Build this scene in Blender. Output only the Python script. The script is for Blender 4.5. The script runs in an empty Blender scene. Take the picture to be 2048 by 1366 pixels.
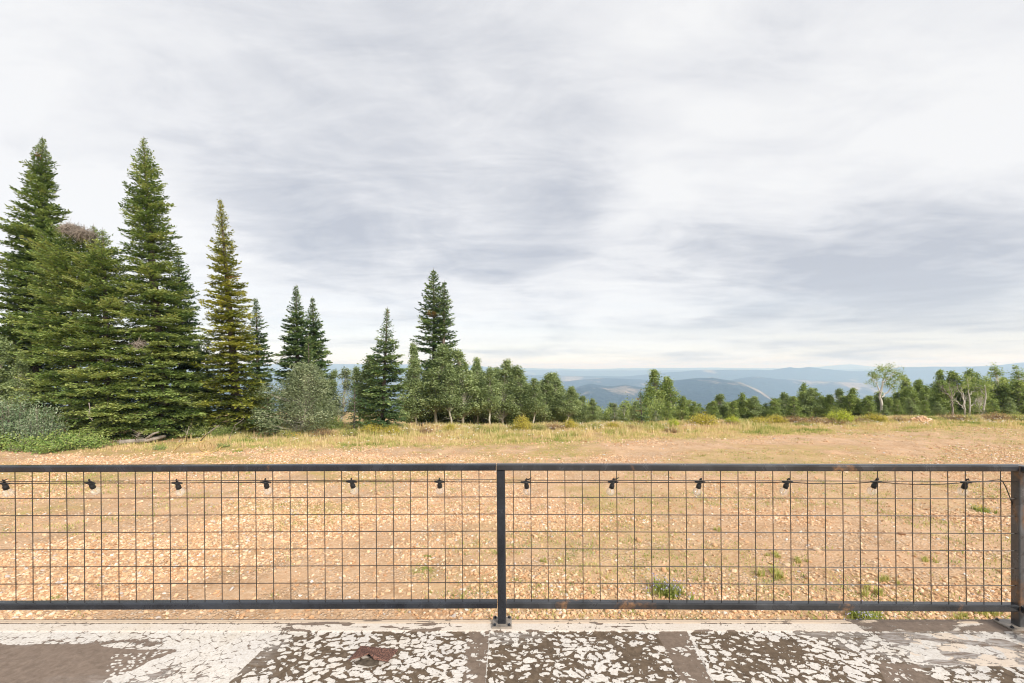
import bpy, math, random
import numpy as np
R = math.radians
rng = np.random.default_rng(7)
random.seed(7)
scene = bpy.context.scene
COL = scene.collection

# ------------------------------------------------------------------ camera constants
F, CX, HY, EYE = 910.0, 1024.0, 732.0, 4.0
DK = 1.522                                   # eye height above the deck
def ground_at(px, py):                      # photo pixel to a point on the flat pad
    d = EYE * F / (py - HY)
    return ((px - CX) / F * d, d)
def deck_at(px, py):
    d = DK * F / (py - HY)
    return ((px - CX) / F * d, d)
def at(px, py, d):
    return np.array([(px - CX) / F * d, d, EYE - (py - HY) / F * d])

# ------------------------------------------------------------------ numpy noise
def _h(ix, iy, s):
    n = (ix.astype(np.int64) * 374761393 + iy.astype(np.int64) * 668265263 + s * 144269504) & 0xffffffff
    n = ((n ^ (n >> 13)) * 1274126177) & 0xffffffff
    n = ((n ^ (n >> 16)) * 2246822519) & 0xffffffff
    return ((n ^ (n >> 15)) & 0xffffff) / float(0xffffff)
def vnoise(x, y, s=0):
    x = np.asarray(x, float); y = np.asarray(y, float)
    ix = np.floor(x); iy = np.floor(y)
    fx = x - ix; fy = y - iy
    fx = fx * fx * (3 - 2 * fx); fy = fy * fy * (3 - 2 * fy)
    a = _h(ix, iy, s); b = _h(ix + 1, iy, s); c = _h(ix, iy + 1, s); d = _h(ix + 1, iy + 1, s)
    return (a * (1 - fx) + b * fx) * (1 - fy) + (c * (1 - fx) + d * fx) * fy
def fbm(x, y, s=0, o=4, g=.5):
    t = 0; a = 1; w = 0
    for k in range(o):
        t = t + a * vnoise(x * 2 ** k + 13.7 * k, y * 2 ** k - 7.3 * k, s + k); w += a; a *= g
    return t / w
def worley(x, y, s=0):
    ix = np.floor(x); iy = np.floor(y)
    f1 = np.full(x.shape, 9.); f2 = np.full(x.shape, 9.)
    for dx in (-1, 0, 1):
        for dy in (-1, 0, 1):
            cx = ix + dx; cy = iy + dy
            d = np.hypot(cx + _h(cx, cy, s) - x, cy + _h(cx, cy, s + 5) - y)
            f2 = np.minimum(f2, np.maximum(f1, d)); f1 = np.minimum(f1, d)
    return f1, f2
def smooth(a, b, x):
    t = np.clip((x - a) / (b - a), 0, 1)
    return t * t * (3 - 2 * t)
def inpoly(x, y, poly):
    r = np.zeros(x.shape, bool); n = len(poly)
    for i in range(n):
        x1, y1 = poly[i]; x2, y2 = poly[(i + 1) % n]
        if y1 == y2: continue
        c = ((y1 > y) != (y2 > y)) & (x < (x2 - x1) * (y - y1) / (y2 - y1) + x1)
        r ^= c
    return r
def unit(v):
    return v / np.maximum(np.linalg.norm(v, axis=-1, keepdims=True), 1e-9)

# ------------------------------------------------------------------ mesh building
class Geo:
    def __init__(s): s.v = []; s.f = []; s.c = []; s.n = 0
    def add(s, v, faces, tone=0.0):
        v = np.asarray(v, float).reshape(-1, 3)
        for f in faces:
            s.f.append(np.asarray(f, np.int64) + s.n)
        s.v.append(v); s.c.append(np.broadcast_to(np.asarray(tone, float), (len(v),)))
        s.n += len(v)
    def build(s, name, mat, parent=None, smooth=False, origin=None):
        me = bpy.data.meshes.new(name)
        v = np.concatenate(s.v)
        if origin is not None: v = v - np.asarray(origin)
        me.vertices.add(len(v)); me.vertices.foreach_set('co', v.astype(np.float32).ravel())
        idx = np.concatenate([f.ravel() for f in s.f])
        tot = np.concatenate([np.full(f.shape[0], f.shape[1]) for f in s.f])
        me.loops.add(len(idx)); me.loops.foreach_set('vertex_index', idx.astype(np.int32))
        me.polygons.add(len(tot))
        st = np.concatenate([[0], np.cumsum(tot)[:-1]])
        me.polygons.foreach_set('loop_start', st.astype(np.int32))
        me.polygons.foreach_set('use_smooth', np.full(len(tot), smooth))
        me.update(calc_edges=True)
        a = me.attributes.new('tone', 'FLOAT', 'POINT')
        a.data.foreach_set('value', np.concatenate(s.c).astype(np.float32))
        me.materials.append(mat)
        o = bpy.data.objects.new(name, me); COL.objects.link(o)
        if parent is not None: o.parent = parent
        return o
def tag(o, label=None, cat=None, group=None, kind=None):
    if label: o['label'] = label
    if cat: o['category'] = cat
    if group: o['group'] = group
    if kind: o['kind'] = kind
    return o
def empty(name, loc):
    o = bpy.data.objects.new(name, None); COL.objects.link(o)
    o.location = loc; o.empty_display_size = .2
    return o
def copy_tree(o, parent=None):
    c = o.copy(); COL.objects.link(c)
    if parent is not None: c.parent = parent
    for ch in list(o.children): copy_tree(ch, c)
    return c
def tube(g, pts, rad, n=6, tone=0.0, cap=True):
    pts = np.asarray(pts, float); m = len(pts)
    rad = np.broadcast_to(np.asarray(rad, float), (m,))
    tan = unit(np.gradient(pts, axis=0))
    ref = np.array([0, 0, 1.]) if abs(tan[0][2]) < .9 else np.array([1., 0, 0])
    u = unit(np.cross(tan, ref)); w = np.cross(tan, u)
    a = np.arange(n) / n * 2 * math.pi
    v = pts[:, None] + rad[:, None, None] * (u[:, None] * np.cos(a)[None, :, None] + w[:, None] * np.sin(a)[None, :, None])
    i = np.arange(m - 1)[:, None] * n; j = np.arange(n)[None]; k = (j + 1) % n
    q = np.stack([i + j, i + k, i + n + k, i + n + j], -1).reshape(-1, 4)
    fs = [q]
    if cap: fs += [np.arange(n)[::-1][None], ((m - 1) * n + np.arange(n))[None]]
    g.add(v, fs, tone)
def bar(g, p0, p1, w, h, r=.006, up=(0, 0, 1), tone=0.0, k=3):   # rounded box section from p0 to p1
    p0 = np.array(p0, float); p1 = np.array(p1, float)
    t = unit(p1 - p0); s = unit(np.cross(t, up)); u = np.cross(s, t)
    prof = []
    for cx, cy, a0 in ((w / 2 - r, h / 2 - r, 0), (-w / 2 + r, h / 2 - r, 90), (-w / 2 + r, -h / 2 + r, 180), (w / 2 - r, -h / 2 + r, 270)):
        for q in range(k + 1):
            a = R(a0 + 90 * q / k); prof.append((cx + r * math.cos(a), cy + r * math.sin(a)))
    prof = np.array(prof); n = len(prof)
    ring = prof[:, :1] * s + prof[:, 1:] * u
    L = np.linalg.norm(p1 - p0); m = max(2, int(L / .25) + 1)
    v = np.concatenate([p0 + (p1 - p0) * i / (m - 1) + ring for i in range(m)])
    j = np.arange(n); kk = (j + 1) % n
    q = np.concatenate([np.stack([i * n + j, i * n + kk, (i + 1) * n + kk, (i + 1) * n + j], -1) for i in range(m - 1)])
    g.add(v, [q, j[::-1][None], ((m - 1) * n + j)[None]], tone)
def lathe(g, base, axis, prof, n=14, tone=0.0):                 # prof: (distance along axis, radius)
    axis = unit(np.array(axis, float)); base = np.array(base, float)
    tube_pts = [base + axis * d for d, _ in prof]
    ref = np.array([1., 0, 0]) if abs(axis[0]) < .8 else np.array([0, 1., 0])
    u = unit(np.cross(axis, ref)); w = np.cross(axis, u)
    a = np.arange(n) / n * 2 * math.pi
    v = np.concatenate([p + r * (u * np.cos(a)[:, None] + w * np.sin(a)[:, None]) for p, (_, r) in zip(tube_pts, prof)])
    j = np.arange(n); k = (j + 1) % n
    q = np.concatenate([np.stack([i * n + j, i * n + k, (i + 1) * n + k, (i + 1) * n + j], -1) for i in range(len(prof) - 1)])
    g.add(v, [q, j[::-1][None], ((len(prof) - 1) * n + j)[None]], tone)
def kites(g, C, A, N, L, W, tone):
    A = unit(A); B = unit(np.cross(A, N))
    L = np.asarray(L)[:, None]; W = np.asarray(W)[:, None]
    m = C + A * L * .45
    v = np.stack([C, m + B * W * .5, C + A * L, m - B * W * .5], 1)
    i = np.arange(len(C))[:, None] * 4 + np.arange(4)[None]
    g.add(v.reshape(-1, 3), [i], np.repeat(tone, 4))

# ------------------------------------------------------------------ materials
def new_mat(name):
    m = bpy.data.materials.new(name); m.use_nodes = True
    nt = m.node_tree; nt.nodes.clear()
    out = nt.nodes.new('ShaderNodeOutputMaterial')
    return m, nt, out
class N:
    def __init__(s, nt): s.nt = nt
    def node(s, t, **kw):
        n = s.nt.nodes.new(t)
        for k, v in kw.items(): setattr(n, k, v)
        return n
    def link(s, a, b): s.nt.links.new(a, b)
    def noise(s, vec, scale, detail=4, rough=.5, dist=0.0):
        n = s.node('ShaderNodeTexNoise'); n.inputs['Scale'].default_value = scale
        n.inputs['Detail'].default_value = detail; n.inputs['Roughness'].default_value = rough
        n.inputs['Distortion'].default_value = dist
        if vec is not None: s.link(vec, n.inputs['Vector'])
        return n.outputs['Fac']
    def voro(s, vec, scale, feature='F1', out='Distance'):
        n = s.node('ShaderNodeTexVoronoi', feature=feature); n.inputs['Scale'].default_value = scale
        s.link(vec, n.inputs['Vector']); return n.outputs[out]
    def ramp(s, fac, els, interp='LINEAR'):
        n = s.node('ShaderNodeValToRGB'); cr = n.color_ramp; cr.interpolation = interp
        while len(cr.elements) < len(els): cr.elements.new(.5)
        for e, (p, c) in zip(cr.elements, els):
            e.position = p; e.color = (*c, 1) if len(c) == 3 else c
        s.link(fac, n.inputs['Fac']); return n.outputs['Color']
    def mix(s, fac, a, b, mode='MIX'):
        n = s.node('ShaderNodeMix', data_type='RGBA', blend_type=mode)
        for k, val in ((0, fac), (6, a), (7, b)):
            if isinstance(val, (int, float)): n.inputs[k].default_value = val
            elif isinstance(val, tuple): n.inputs[k].default_value = (*val, 1) if len(val) == 3 else val
            else: s.link(val, n.inputs[k])
        return n.outputs[2]
    def math(s, op, a, b=None, c=None, clamp=False):
        n = s.node('ShaderNodeMath', operation=op, use_clamp=clamp)
        for k, val in enumerate((a, b, c)):
            if val is None: continue
            if isinstance(val, (int, float)): n.inputs[k].default_value = val
            else: s.link(val, n.inputs[k])
        return n.outputs[0]
    def maprange(s, x, a, b, c=0., d=1., smooth=False):
        n = s.node('ShaderNodeMapRange'); n.interpolation_type = 'SMOOTHSTEP' if smooth else 'LINEAR'
        s.link(x, n.inputs[0])
        for i, v in enumerate((a, b, c, d)): n.inputs[i + 1].default_value = v
        return n.outputs[0]
    def attr(s, name):
        n = s.node('ShaderNodeAttribute'); n.attribute_name = name; return n.outputs['Fac']
    def coord(s, k='Object'):
        return s.node('ShaderNodeTexCoord').outputs[k]
    def mapping(s, v, scale=(1, 1, 1), rot=(0, 0, 0)):
        n = s.node('ShaderNodeMapping'); n.inputs['Scale'].default_value = scale; n.inputs['Rotation'].default_value = rot
        s.link(v, n.inputs['Vector']); return n.outputs[0]
    def bump(s, h, strength, dist):
        n = s.node('ShaderNodeBump'); n.inputs['Strength'].default_value = strength; n.inputs['Distance'].default_value = dist
        s.link(h, n.inputs['Height']); return n.outputs[0]
    def princ(s, out, color, rough=.6, spec=.3, normal=None, metal=0., **kw):
        p = s.node('ShaderNodeBsdfPrincipled')
        for k, val in (('Base Color', color), ('Roughness', rough), ('Specular IOR Level', spec), ('Metallic', metal)):
            if isinstance(val, (int, float)): p.inputs[k].default_value = val
            elif isinstance(val, tuple): p.inputs[k].default_value = (*val, 1)
            else: s.link(val, p.inputs[k])
        if normal is not None: s.link(normal, p.inputs['Normal'])
        for k, v in kw.items(): p.inputs[k].default_value = v
        if out is not None: s.link(p.outputs[0], out.inputs['Surface'])
        return p
def leaf_mat(name, els, rough=.55, spec=.25, trans=.25, var=.0):
    m, nt, out = new_mat(name); n = N(nt)
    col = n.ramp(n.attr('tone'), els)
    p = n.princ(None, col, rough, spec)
    t = n.node('ShaderNodeBsdfTranslucent'); n.link(n.mix(.5, col, n.mix(1., col, (1.0, 1.0, .45), 'MULTIPLY')), t.inputs['Color'])
    ms = n.node('ShaderNodeMixShader'); ms.inputs[0].default_value = trans
    n.link(p.outputs[0], ms.inputs[1]); n.link(t.outputs[0], ms.inputs[2]); n.link(ms.outputs[0], out.inputs['Surface'])
    return m
def bark_mat(name, a, b, scale=6., bumpd=.02):
    m, nt, out = new_mat(name); n = N(nt); v = n.mapping(n.coord(), (1, 1, .35))
    f = n.noise(v, scale, 6, .65)
    n.princ(out, n.ramp(f, [(.3, a), (.7, b)]), .85, .15, n.bump(f, .8, bumpd))
    return m
def plain(name, c, rough=.5, spec=.4, metal=0., sc=30., var=.35):
    m, nt, out = new_mat(name); n = N(nt)
    f = n.noise(n.coord(), sc, 4, .6)
    d = tuple(x * (1 - var) for x in c); e = tuple(min(1, x * (1 + var)) for x in c)
    n.princ(out, n.ramp(f, [(.3, d), (.7, e)]), rough, spec, None, metal)
    return m

GR = 1.0
M = {}
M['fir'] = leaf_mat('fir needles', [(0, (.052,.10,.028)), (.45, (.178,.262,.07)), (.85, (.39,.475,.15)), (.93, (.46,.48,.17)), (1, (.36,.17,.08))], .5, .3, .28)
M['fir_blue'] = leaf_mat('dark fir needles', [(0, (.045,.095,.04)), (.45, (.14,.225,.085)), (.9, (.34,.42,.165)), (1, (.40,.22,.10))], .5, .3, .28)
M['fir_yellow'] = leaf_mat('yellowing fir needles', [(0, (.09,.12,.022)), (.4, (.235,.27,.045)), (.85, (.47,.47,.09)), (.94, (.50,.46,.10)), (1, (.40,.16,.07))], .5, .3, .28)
M['bark'] = bark_mat('fir bark', (.07, .055, .045), (.2, .165, .14), 5., .03)
M['twig'] = bark_mat('bare grey twig', (.17, .14, .115), (.34, .295, .25), 8., .004)
M['deadwood'] = bark_mat('weathered deadwood', (.15, .125, .105), (.38, .33, .28), 7., .015)
M['aspen_bark'] = bark_mat('aspen bark', (.22, .20, .15), (.62, .58, .48), 4., .01)
M['pale_bark'] = bark_mat('white aspen bark', (.28, .25, .21), (.66, .62, .55), 3., .01)
M['aspen'] = leaf_mat('grey green aspen leaves', [(0, (.14,.19,.085)), (.5, (.31,.385,.17)), (1, (.54,.61,.31))], .5, .35, .48)
M['aspen_green'] = leaf_mat('green aspen leaves', [(0, (.14,.205,.06)), (.5, (.31,.39,.12)), (1, (.58,.64,.25))], .5, .35, .48)
M['willow'] = leaf_mat('silvery willow leaves', [(0, (.10,.135,.065)), (.5, (.24,.29,.15)), (1, (.47,.51,.32))], .5, .35, .3)
M['silver'] = leaf_mat('silver shrub leaves', [(0, (.08,.13,.065)), (.5, (.18,.25,.13)), (1, (.46,.51,.36))], .5, .35, .25)
M['leafy'] = leaf_mat('bright leafy plants', [(0, (.09,.17,.04)), (.5, (.27,.38,.10)), (1, (.60,.62,.22))], .5, .35, .3)
M['brush_yellow'] = leaf_mat('yellow brush', [(0, (.26,.25,.05)), (.5, (.52,.45,.08)), (1, (.74,.60,.10))], .6, .2, .25)
M['brush_lime'] = leaf_mat('lime brush', [(0, (.26,.33,.05)), (.5, (.48,.54,.07)), (1, (.66,.66,.09))], .6, .2, .25)
M['brush_rust'] = leaf_mat('rust brush', [(0, (0.156, 0.098, 0.052)), (.5, (0.364, 0.221, 0.104)), (1, (0.650, 0.416, 0.169))], .65, .15, .2)
M['brush_green'] = leaf_mat('green brush', [(0, (.16,.21,.05)), (.5, (.38,.40,.10)), (1, (.66,.57,.18))], .6, .2, .25)
M['grass'] = leaf_mat('dry meadow grass', [(0, (.17,.26,.05)), (.25, (.40,.42,.12)), (.45, (.62,.53,.23)), (.75, (.76,.62,.36)), (1, (.64,.43,.28))], .6, .2, .3)
M['flower_white'] = plain('white flower', (.75, .73, .66), .6, .2, 0, 20, .1)
M['flower_yellow'] = plain('yellow flower', (.75, .48, .03), .6, .2, 0, 20, .15)
M['flower_blue'] = plain('pale violet flower', (.45, .42, .6), .6, .2, 0, 20, .15)

# ground dirt
m, nt, out = new_mat('stony dirt'); n = N(nt); co = n.coord()
big = n.noise(co, .16, 5, .6, .4); mid = n.noise(co, 1.1, 5, .6, .3); fine = n.noise(co, 14, 5, .7); grit = n.noise(co, 70, 3, .7)
c = n.ramp(big, [(.3, (.60, .365, .21)), (.5, (.645, .415, .25)), (.68, (.585, .38, .22))])
c = n.mix(n.maprange(mid, .35, .7), c, (.40, .235, .125)); 
c = n.mix(n.maprange(fine, .45, .72, 0, .7), c, (.78, .60, .42))
c = n.mix(n.maprange(grit, .52, .75, 0, .65), c, (.34, .215, .12))
vc = n.voro(co, 16, 'F1', 'Color'); vd = n.voro(co, 16)
peb = n.math('MULTIPLY', n.maprange(vd, .5, .3), n.maprange(n.noise(co, .9, 3), .42, .6))
c = n.mix(n.math('MULTIPLY', peb, .8), c, n.ramp(n.math('MULTIPLY', vc, 1.), [(.1, (.42, .27, .16)), (.5, (.66, .47, .31)), (.9, (.82, .72, .60))]))
tn = n.attr('tone')
veg = n.math('MULTIPLY', tn, n.maprange(n.noise(co, 3.5, 4, .65), .3, .62))
c = n.mix(veg, c, n.ramp(n.noise(co, 7, 3, .6), [(.3, (.34, .27, .08)), (.55, (.47, .35, .13)), (.75, (.30, .29, .08))]))
h = n.math('ADD', n.math('MULTIPLY', fine, .5), n.math('ADD', n.math('MULTIPLY', peb, .6), n.math('MULTIPLY', grit, .25)))
n.princ(out, c, .9, .12, n.bump(h, .9, .05)); M['dirt'] = m

m, nt, out = new_mat('stones'); n = N(nt)
c = n.ramp(n.attr('tone'), [(0, (.42, .235, .125)), (.3, (.59, .365, .205)), (.6, (.71, .50, .32)), (.85, (.76, .62, .465)), (.93, (.74, .67, .59)), (1, (.40, .37, .355))])
c = n.mix(n.maprange(n.noise(n.coord(), 30, 4, .7), .4, .8, 0, .45), c, (.48, .29, .16))
n.princ(out, c, .85, .15); M['stones'] = m

# hills
m, nt, out = new_mat('forested hills'); n = N(nt); co = n.coord()
open_ = n.noise(co, .00085, 7, .62, .5); patch = n.noise(co, .0038, 6, .65); tree = n.noise(co, .03, 4, .7)
forest = n.ramp(tree, [(.3, (.012, .023, .028)), (.7, (.05, .075, .068))])
clear = n.ramp(n.noise(co, .006, 5, .6), [(.3, (.17, .16, .11)), (.6, (.38, .30, .22))])
fac = n.math('ADD', n.math('MULTIPLY', open_, .5), n.math('ADD', n.math('MULTIPLY', patch, .5), n.math('MULTIPLY', n.attr('tone'), .075)))
c = n.mix(n.maprange(fac, .565, .625), forest, clear)
c = n.mix(n.math('MULTIPLY', n.maprange(tree, .5, .62), .6), c, forest)
n.princ(out, c, .95, .05, n.bump(n.math('ADD', tree, patch), 1., 25.)); M['hills'] = m

# mill-scale steel
def steel(name, rustlo, tint):
    m, nt, out = new_mat(name); n = N(nt); co = n.coord()
    a = n.noise(n.mapping(co, (1, 1, .6)), 5.5, 5, .6, .6); b = n.noise(co, 45, 4, .7)
    c = n.ramp(a, [(.3, tuple(x * .7 for x in tint)), (.5, tint), (.7, tuple(x * 1.9 for x in tint))])
    rust = n.math('MULTIPLY', n.maprange(n.noise(n.mapping(co, (1, 1, .5)), 4.2, 6, .6, .8), rustlo, rustlo + .07), n.maprange(b, .3, .55))
    c = n.mix(rust, c, n.ramp(b, [(.3, (.08, .045, .025)), (.7, (.19, .10, .05))]))
    c = n.mix(n.maprange(b, .68, .8, 0, .35), c, (.25, .23, .2))
    n.princ(out, c, n.maprange(a, .3, .7, .16, .32), .6, n.bump(b, .15, .002)); return m
M['steel'] = steel('dark mill scale steel', .70, (.014, .0165, .022))
M['steel_rusty'] = steel('rust streaked steel', .61, (.022, .023, .026))
M['steel_rust_lit'] = steel('rusting corner steel with lit tint', .53, (.05, .052, .056))  # more rust on the corner post; paler tint paints in its lit face
M['wire'] = plain('rusty grey wire', (.03, .023, .019), .5, .4, 0, 12, .5)
M['plate'] = plain('bare galvanised plate', (.27, .235, .20), .5, .5, .2, 25, .3)
M['black_plastic'] = plain('black plastic', (.016, .016, .017), .45, .4, 0, 40, .3)
M['cord'] = plain('black rubber cord', (.025, .022, .02), .6, .3, 0, 40, .3)
m, nt, out = new_mat('clear bulb glass'); n = N(nt)
g1 = n.node('ShaderNodeBsdfGlossy'); g1.inputs['Roughness'].default_value = .03
tr = n.node('ShaderNodeBsdfTransparent'); tr.inputs['Color'].default_value = (.97, .96, .94, 1)
df = n.node('ShaderNodeBsdfDiffuse'); df.inputs['Color'].default_value = (.8, .77, .72, 1)
fr = n.node('ShaderNodeLayerWeight'); fr.inputs['Blend'].default_value = .35
m1 = n.node('ShaderNodeMixShader'); n.link(n.math('MULTIPLY_ADD', n.math('POWER', fr.outputs['Facing'], 3.), .25, .04), m1.inputs[0]); n.link(tr.outputs[0], m1.inputs[1]); n.link(g1.outputs[0], m1.inputs[2])
m2 = n.node('ShaderNodeMixShader'); m2.inputs[0].default_value = .2; n.link(m1.outputs[0], m2.inputs[1]); n.link(df.outputs[0], m2.inputs[2])
n.link(m2.outputs[0], out.inputs['Surface']); M['glass'] = m
M['filament'] = plain('amber filament', (.8, .48, .10), .5, .3, 0, 30, .1)
M['hose'] = plain('yellow hose', (.62, .43, .17), .5, .35, 0, 15, .25)
m, nt, out = new_mat('red mineral shingle'); n = N(nt); co = n.coord()
b = n.noise(co, 170, 2, .8)
n.princ(out, n.ramp(b, [(.35, (.07, .045, .04)), (.5, (.23, .12, .09)), (.65, (.36, .20, .16))], 'CONSTANT'), .9, .1, n.bump(b, .8, .003)); M['shingle'] = m
M['felt'] = plain('torn roofing felt', (.10, .08, .06), .9, .1, 0, 60, .5)
m, nt, out = new_mat('deck coating'); n = N(nt); co = n.coord()
pa = n.attr('paint'); zn = n.attr('zone'); sm = n.attr('smear')
f1 = n.noise(co, 90, 4, .75); f2 = n.noise(co, 28, 5, .7, .4); f3 = n.noise(co, 4, 5, .6)
pf = n.math('ADD', pa, n.math('ADD', n.math('MULTIPLY', n.math('SUBTRACT', f1, .5), .5), n.math('MULTIPLY', n.math('SUBTRACT', f2, .5), .55)))
white = n.maprange(pf, .46, .54)
wc = n.ramp(f3, [(.3, (.66, .63, .60)), (.55, (.72, .68, .63)), (.75, (.66, .60, .52))])
wc = n.mix(n.maprange(f1, .42, .68, 0, .7), wc, (.44, .375, .31)); wc = n.mix(n.maprange(n.noise(co, 11, 5, .65), .5, .75, 0, .3), wc, (.42, .37, .33))
wc = n.mix(n.attr('beige'), wc, n.ramp(f2, [(.3, (.66, .50, .36)), (.7, (.76, .61, .46))]))
dc = n.ramp(f2, [(.3, (.075, .052, .034)), (.6, (.15, .108, .072)), (.75, (.21, .158, .11))])
dc = n.mix(zn, dc, n.ramp(f2, [(.3, (.15, .112, .086)), (.7, (.25, .19, .15))]))
dc = n.mix(n.maprange(f1, .55, .75, 0, .5), dc, (.30, .25, .20))
dc = n.mix(n.math('MULTIPLY', sm, n.maprange(n.noise(n.mapping(co, (6, 30, 1), (0, 0, .25)), 1.6, 5, .65, .4), .38, .7)), dc, (.62, .59, .57))
n.princ(out, n.mix(white, dc, wc), n.maprange(white, 0, 1, .8, .6), .25, n.bump(n.math('ADD', white, n.math('MULTIPLY', f1, .3)), .9, .005)); M['deck'] = m
M['wall'] = plain('building wall', (.3, .27, .24), .85, .15, 0, 3, .15)

# ------------------------------------------------------------------ terrain
def edge_y(x): return np.interp(x, [-60, -30, -15, -5, 0, 10, 25, 45, 70], [30.5, 29.8, 28.8, 28.5, 28.6, 30.8, 32.8, 34.2, 36])
def grass_y(x): return np.interp(x, [-45, -24, -15, -8, 0, 5, 9, 14, 20, 27, 40], [21, 21.6, 21.8, 22.2, 23.4, 24.4, 25.3, 26.2, 27.5, 28.6, 30.])
def gz(x, y):
    x = np.asarray(x, float); y = np.asarray(y, float)
    z = .16 * (fbm(x / 4.2, y / 4.2, 3, 4) - .5) + .05 * (fbm(x / .8, y / .8, 9, 3) - .5)
    z = z + .06 * smooth(16, 30, x) * smooth(20, 32, y)
    s = np.maximum(0, y - edge_y(x) + .8 * (fbm(x / 3, y / 9, 21) - .5))
    k = np.interp(x, [-30, -12, 0, 20], [.10, .14, .30, .40])
    return z - k * s * s / (s + 7)
def axis_pts(lo, hi, step, far, n):
    a = np.arange(lo, hi + 1e-6, step)
    t = np.arange(1, n + 1) / n
    up = hi + (far - hi) * t ** 2.6
    return a, up
ax, upx = axis_pts(-46, 46, .3, 800, 40); xs = np.concatenate([-upx[::-1], ax, upx])
ay, upy = axis_pts(4, 44, .25, 720, 45); dn = np.array([-60, -40, -25, -15, -8, -4, 0, 2.]); ys = np.concatenate([dn, ay, upy])
X, Y = np.meshgrid(xs, ys); Z = gz(X, Y)
vegt = smooth(-1.2, .8, Y - grass_y(X) + 2.5 * (fbm(X / 2.2, Y / 2.2, 31) - .5))
strip = 1.2 * smooth(.46, .64, fbm(X / 3.2, Y / 1.6, 41)) * (.55 * smooth(11, 13, Y) * (X < 3) + .45 * smooth(15, 20, Y) + .25)
vegt = np.clip(np.maximum(vegt * .9, strip * .8) + .55 * smooth(22, 30, X) * smooth(18, 24, Y) * fbm(X, Y, 44), 0, 1)
g = Geo(); ny, nx = X.shape
i = (np.arange(ny - 1)[:, None] * nx + np.arange(nx - 1)[None]).ravel()
g.add(np.stack([X, Y, Z], -1), [np.stack([i, i + 1, i + nx + 1, i + nx], -1)], vegt.ravel())
tag(g.build('ground', M['dirt'], smooth=True), kind='structure')

def prof(pts): 
    p = np.array(pts, float); return lambda px: np.interp(px, p[:, 0], p[:, 1])
L1 = prof([(-400, 800), (600, 800), (1000, 802), (1130, 786), (1160, 772), (1180, 768), (1215, 773), (1251, 769), (1290, 776), (1340, 762), (1380, 757), (1425, 755), (1480, 764), (1520, 782), (1560, 803), (1620, 815), (2500, 830)])
L2 = prof([(-400, 770), (500, 770), (1000, 772), (1100, 764), (1200, 757), (1280, 758), (1340, 766), (1430, 768), (1470, 758), (1505, 753), (1560, 758), (1640, 762), (1750, 768), (1860, 765), (1950, 752), (2048, 740), (2500, 720)])
L3 = prof([(-400, 748), (500, 748), (1000, 748), (1100, 751), (1250, 753), (1320, 746), (1400, 740), (1500, 739.5), (1540, 740), (1562, 737), (1580, 734), (1600, 737), (1619, 734), (1650, 738), (1700, 742), (1750, 742), (1800, 734), (1940, 733), (2000, 730), (2048, 724), (2500, 724)])
L4 = prof([(-400, 728), (300, 728), (500, 728), (655, 728), (730, 728), (850, 729), (955, 731), (1000, 737), (1100, 741), (1200, 741), (1300, 740), (1500, 739), (1700, 739), (2048, 736), (2500, 730)])
L5 = prof([(-400, 731), (900, 734), (1180, 738.5), (1240, 737), (1420, 735.5), (1500, 736.5), (1560, 737), (1640, 734), (1680, 730), (1700, 728.5), (1720, 730), (1740, 733), (1780, 737), (2500, 738)])
us = np.linspace(-1.65, 1.65, 1000)
rows = np.unique(np.concatenate([np.geomspace(430, 34000, 230), np.linspace(2600, 7000, 70)]))
U, YY = np.meshgrid(us, rows); PX = CX + F * U; XX = U * YY
def hz(fn, D): return -(fn(PX) - HY) / F * D
D = [3600., 5300., 7200., 10500., 14000.]
ctrl = [(430., np.full(PX.shape, -150.)), (1500., np.full(PX.shape, -330.))]
for k, (d, fn) in enumerate(zip(D, (L1, L2, L3, L4, L5))):
    h0 = hz(fn, d); ctrl.append((d, h0))
    nd = (D + [34000.])[k + 1]; nh = hz((L2, L3, L4, L5, L5)[k], nd)
    ctrl.append(((d + nd) / 2 * .98, np.minimum(h0, nh) - (110, 160, 190, 220, 300)[k]))
ctrl.append((34000., np.full(PX.shape, -700.)))
ZZ = np.zeros(PX.shape)
for (d0, h0), (d1, h1) in zip(ctrl[:-1], ctrl[1:]):
    t = (YY - d0) / (d1 - d0); msk = (t >= 0) & (t <= 1)
    tt = (1 - np.cos(np.clip(t, 0, 1) * math.pi)) / 2
    ZZ = np.where(msk, h0 * (1 - tt) + h1 * tt, ZZ)
rid = 1 - np.abs(2 * fbm(XX / 900 + 3, YY / 900, 51, 4) - 1)
near_ridge = np.min(np.stack([np.abs(YY - d) / d for d in D]), 0)
ZZ = ZZ + EYE + (rid - .75) * 110 * smooth(0.01, .14, near_ridge) + 14 * (fbm(XX / 160, YY / 160, 61, 3) - .5) + YY * .0011 * (fbm(XX / (YY * .03), YY * 0 + np.floor(YY / 900), 62, 3) - .5)
ZZ = np.maximum(ZZ, -690)
tan = np.exp(-((PX - 1245) / 45) ** 2 - ((YY - 3400) / 500) ** 2) + np.exp(-((PX - 1400) / 70) ** 2 - ((YY - 3300) / 400) ** 2) + .9 * np.exp(-((PX - 1515) / 45) ** 2 - ((YY - 3500) / 700) ** 2) + .6 * np.exp(-((PX - 1180) / 60) ** 2 - ((YY - 5600) / 900) ** 2)
tan = tan + .45 * smooth(.5, .62, fbm(XX / 1500, YY / 1500, 71, 4)) * (YY > 2500) - .25
g = Geo(); ny, nx = PX.shape
i = (np.arange(ny - 1)[:, None] * nx + np.arange(nx - 1)[None]).ravel()
g.add(np.stack([XX, YY, ZZ], -1), [np.stack([i, i + 1, i + nx + 1, i + nx], -1)], tan.ravel())
tag(g.build('hills', M['hills'], smooth=True), kind='structure')

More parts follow.
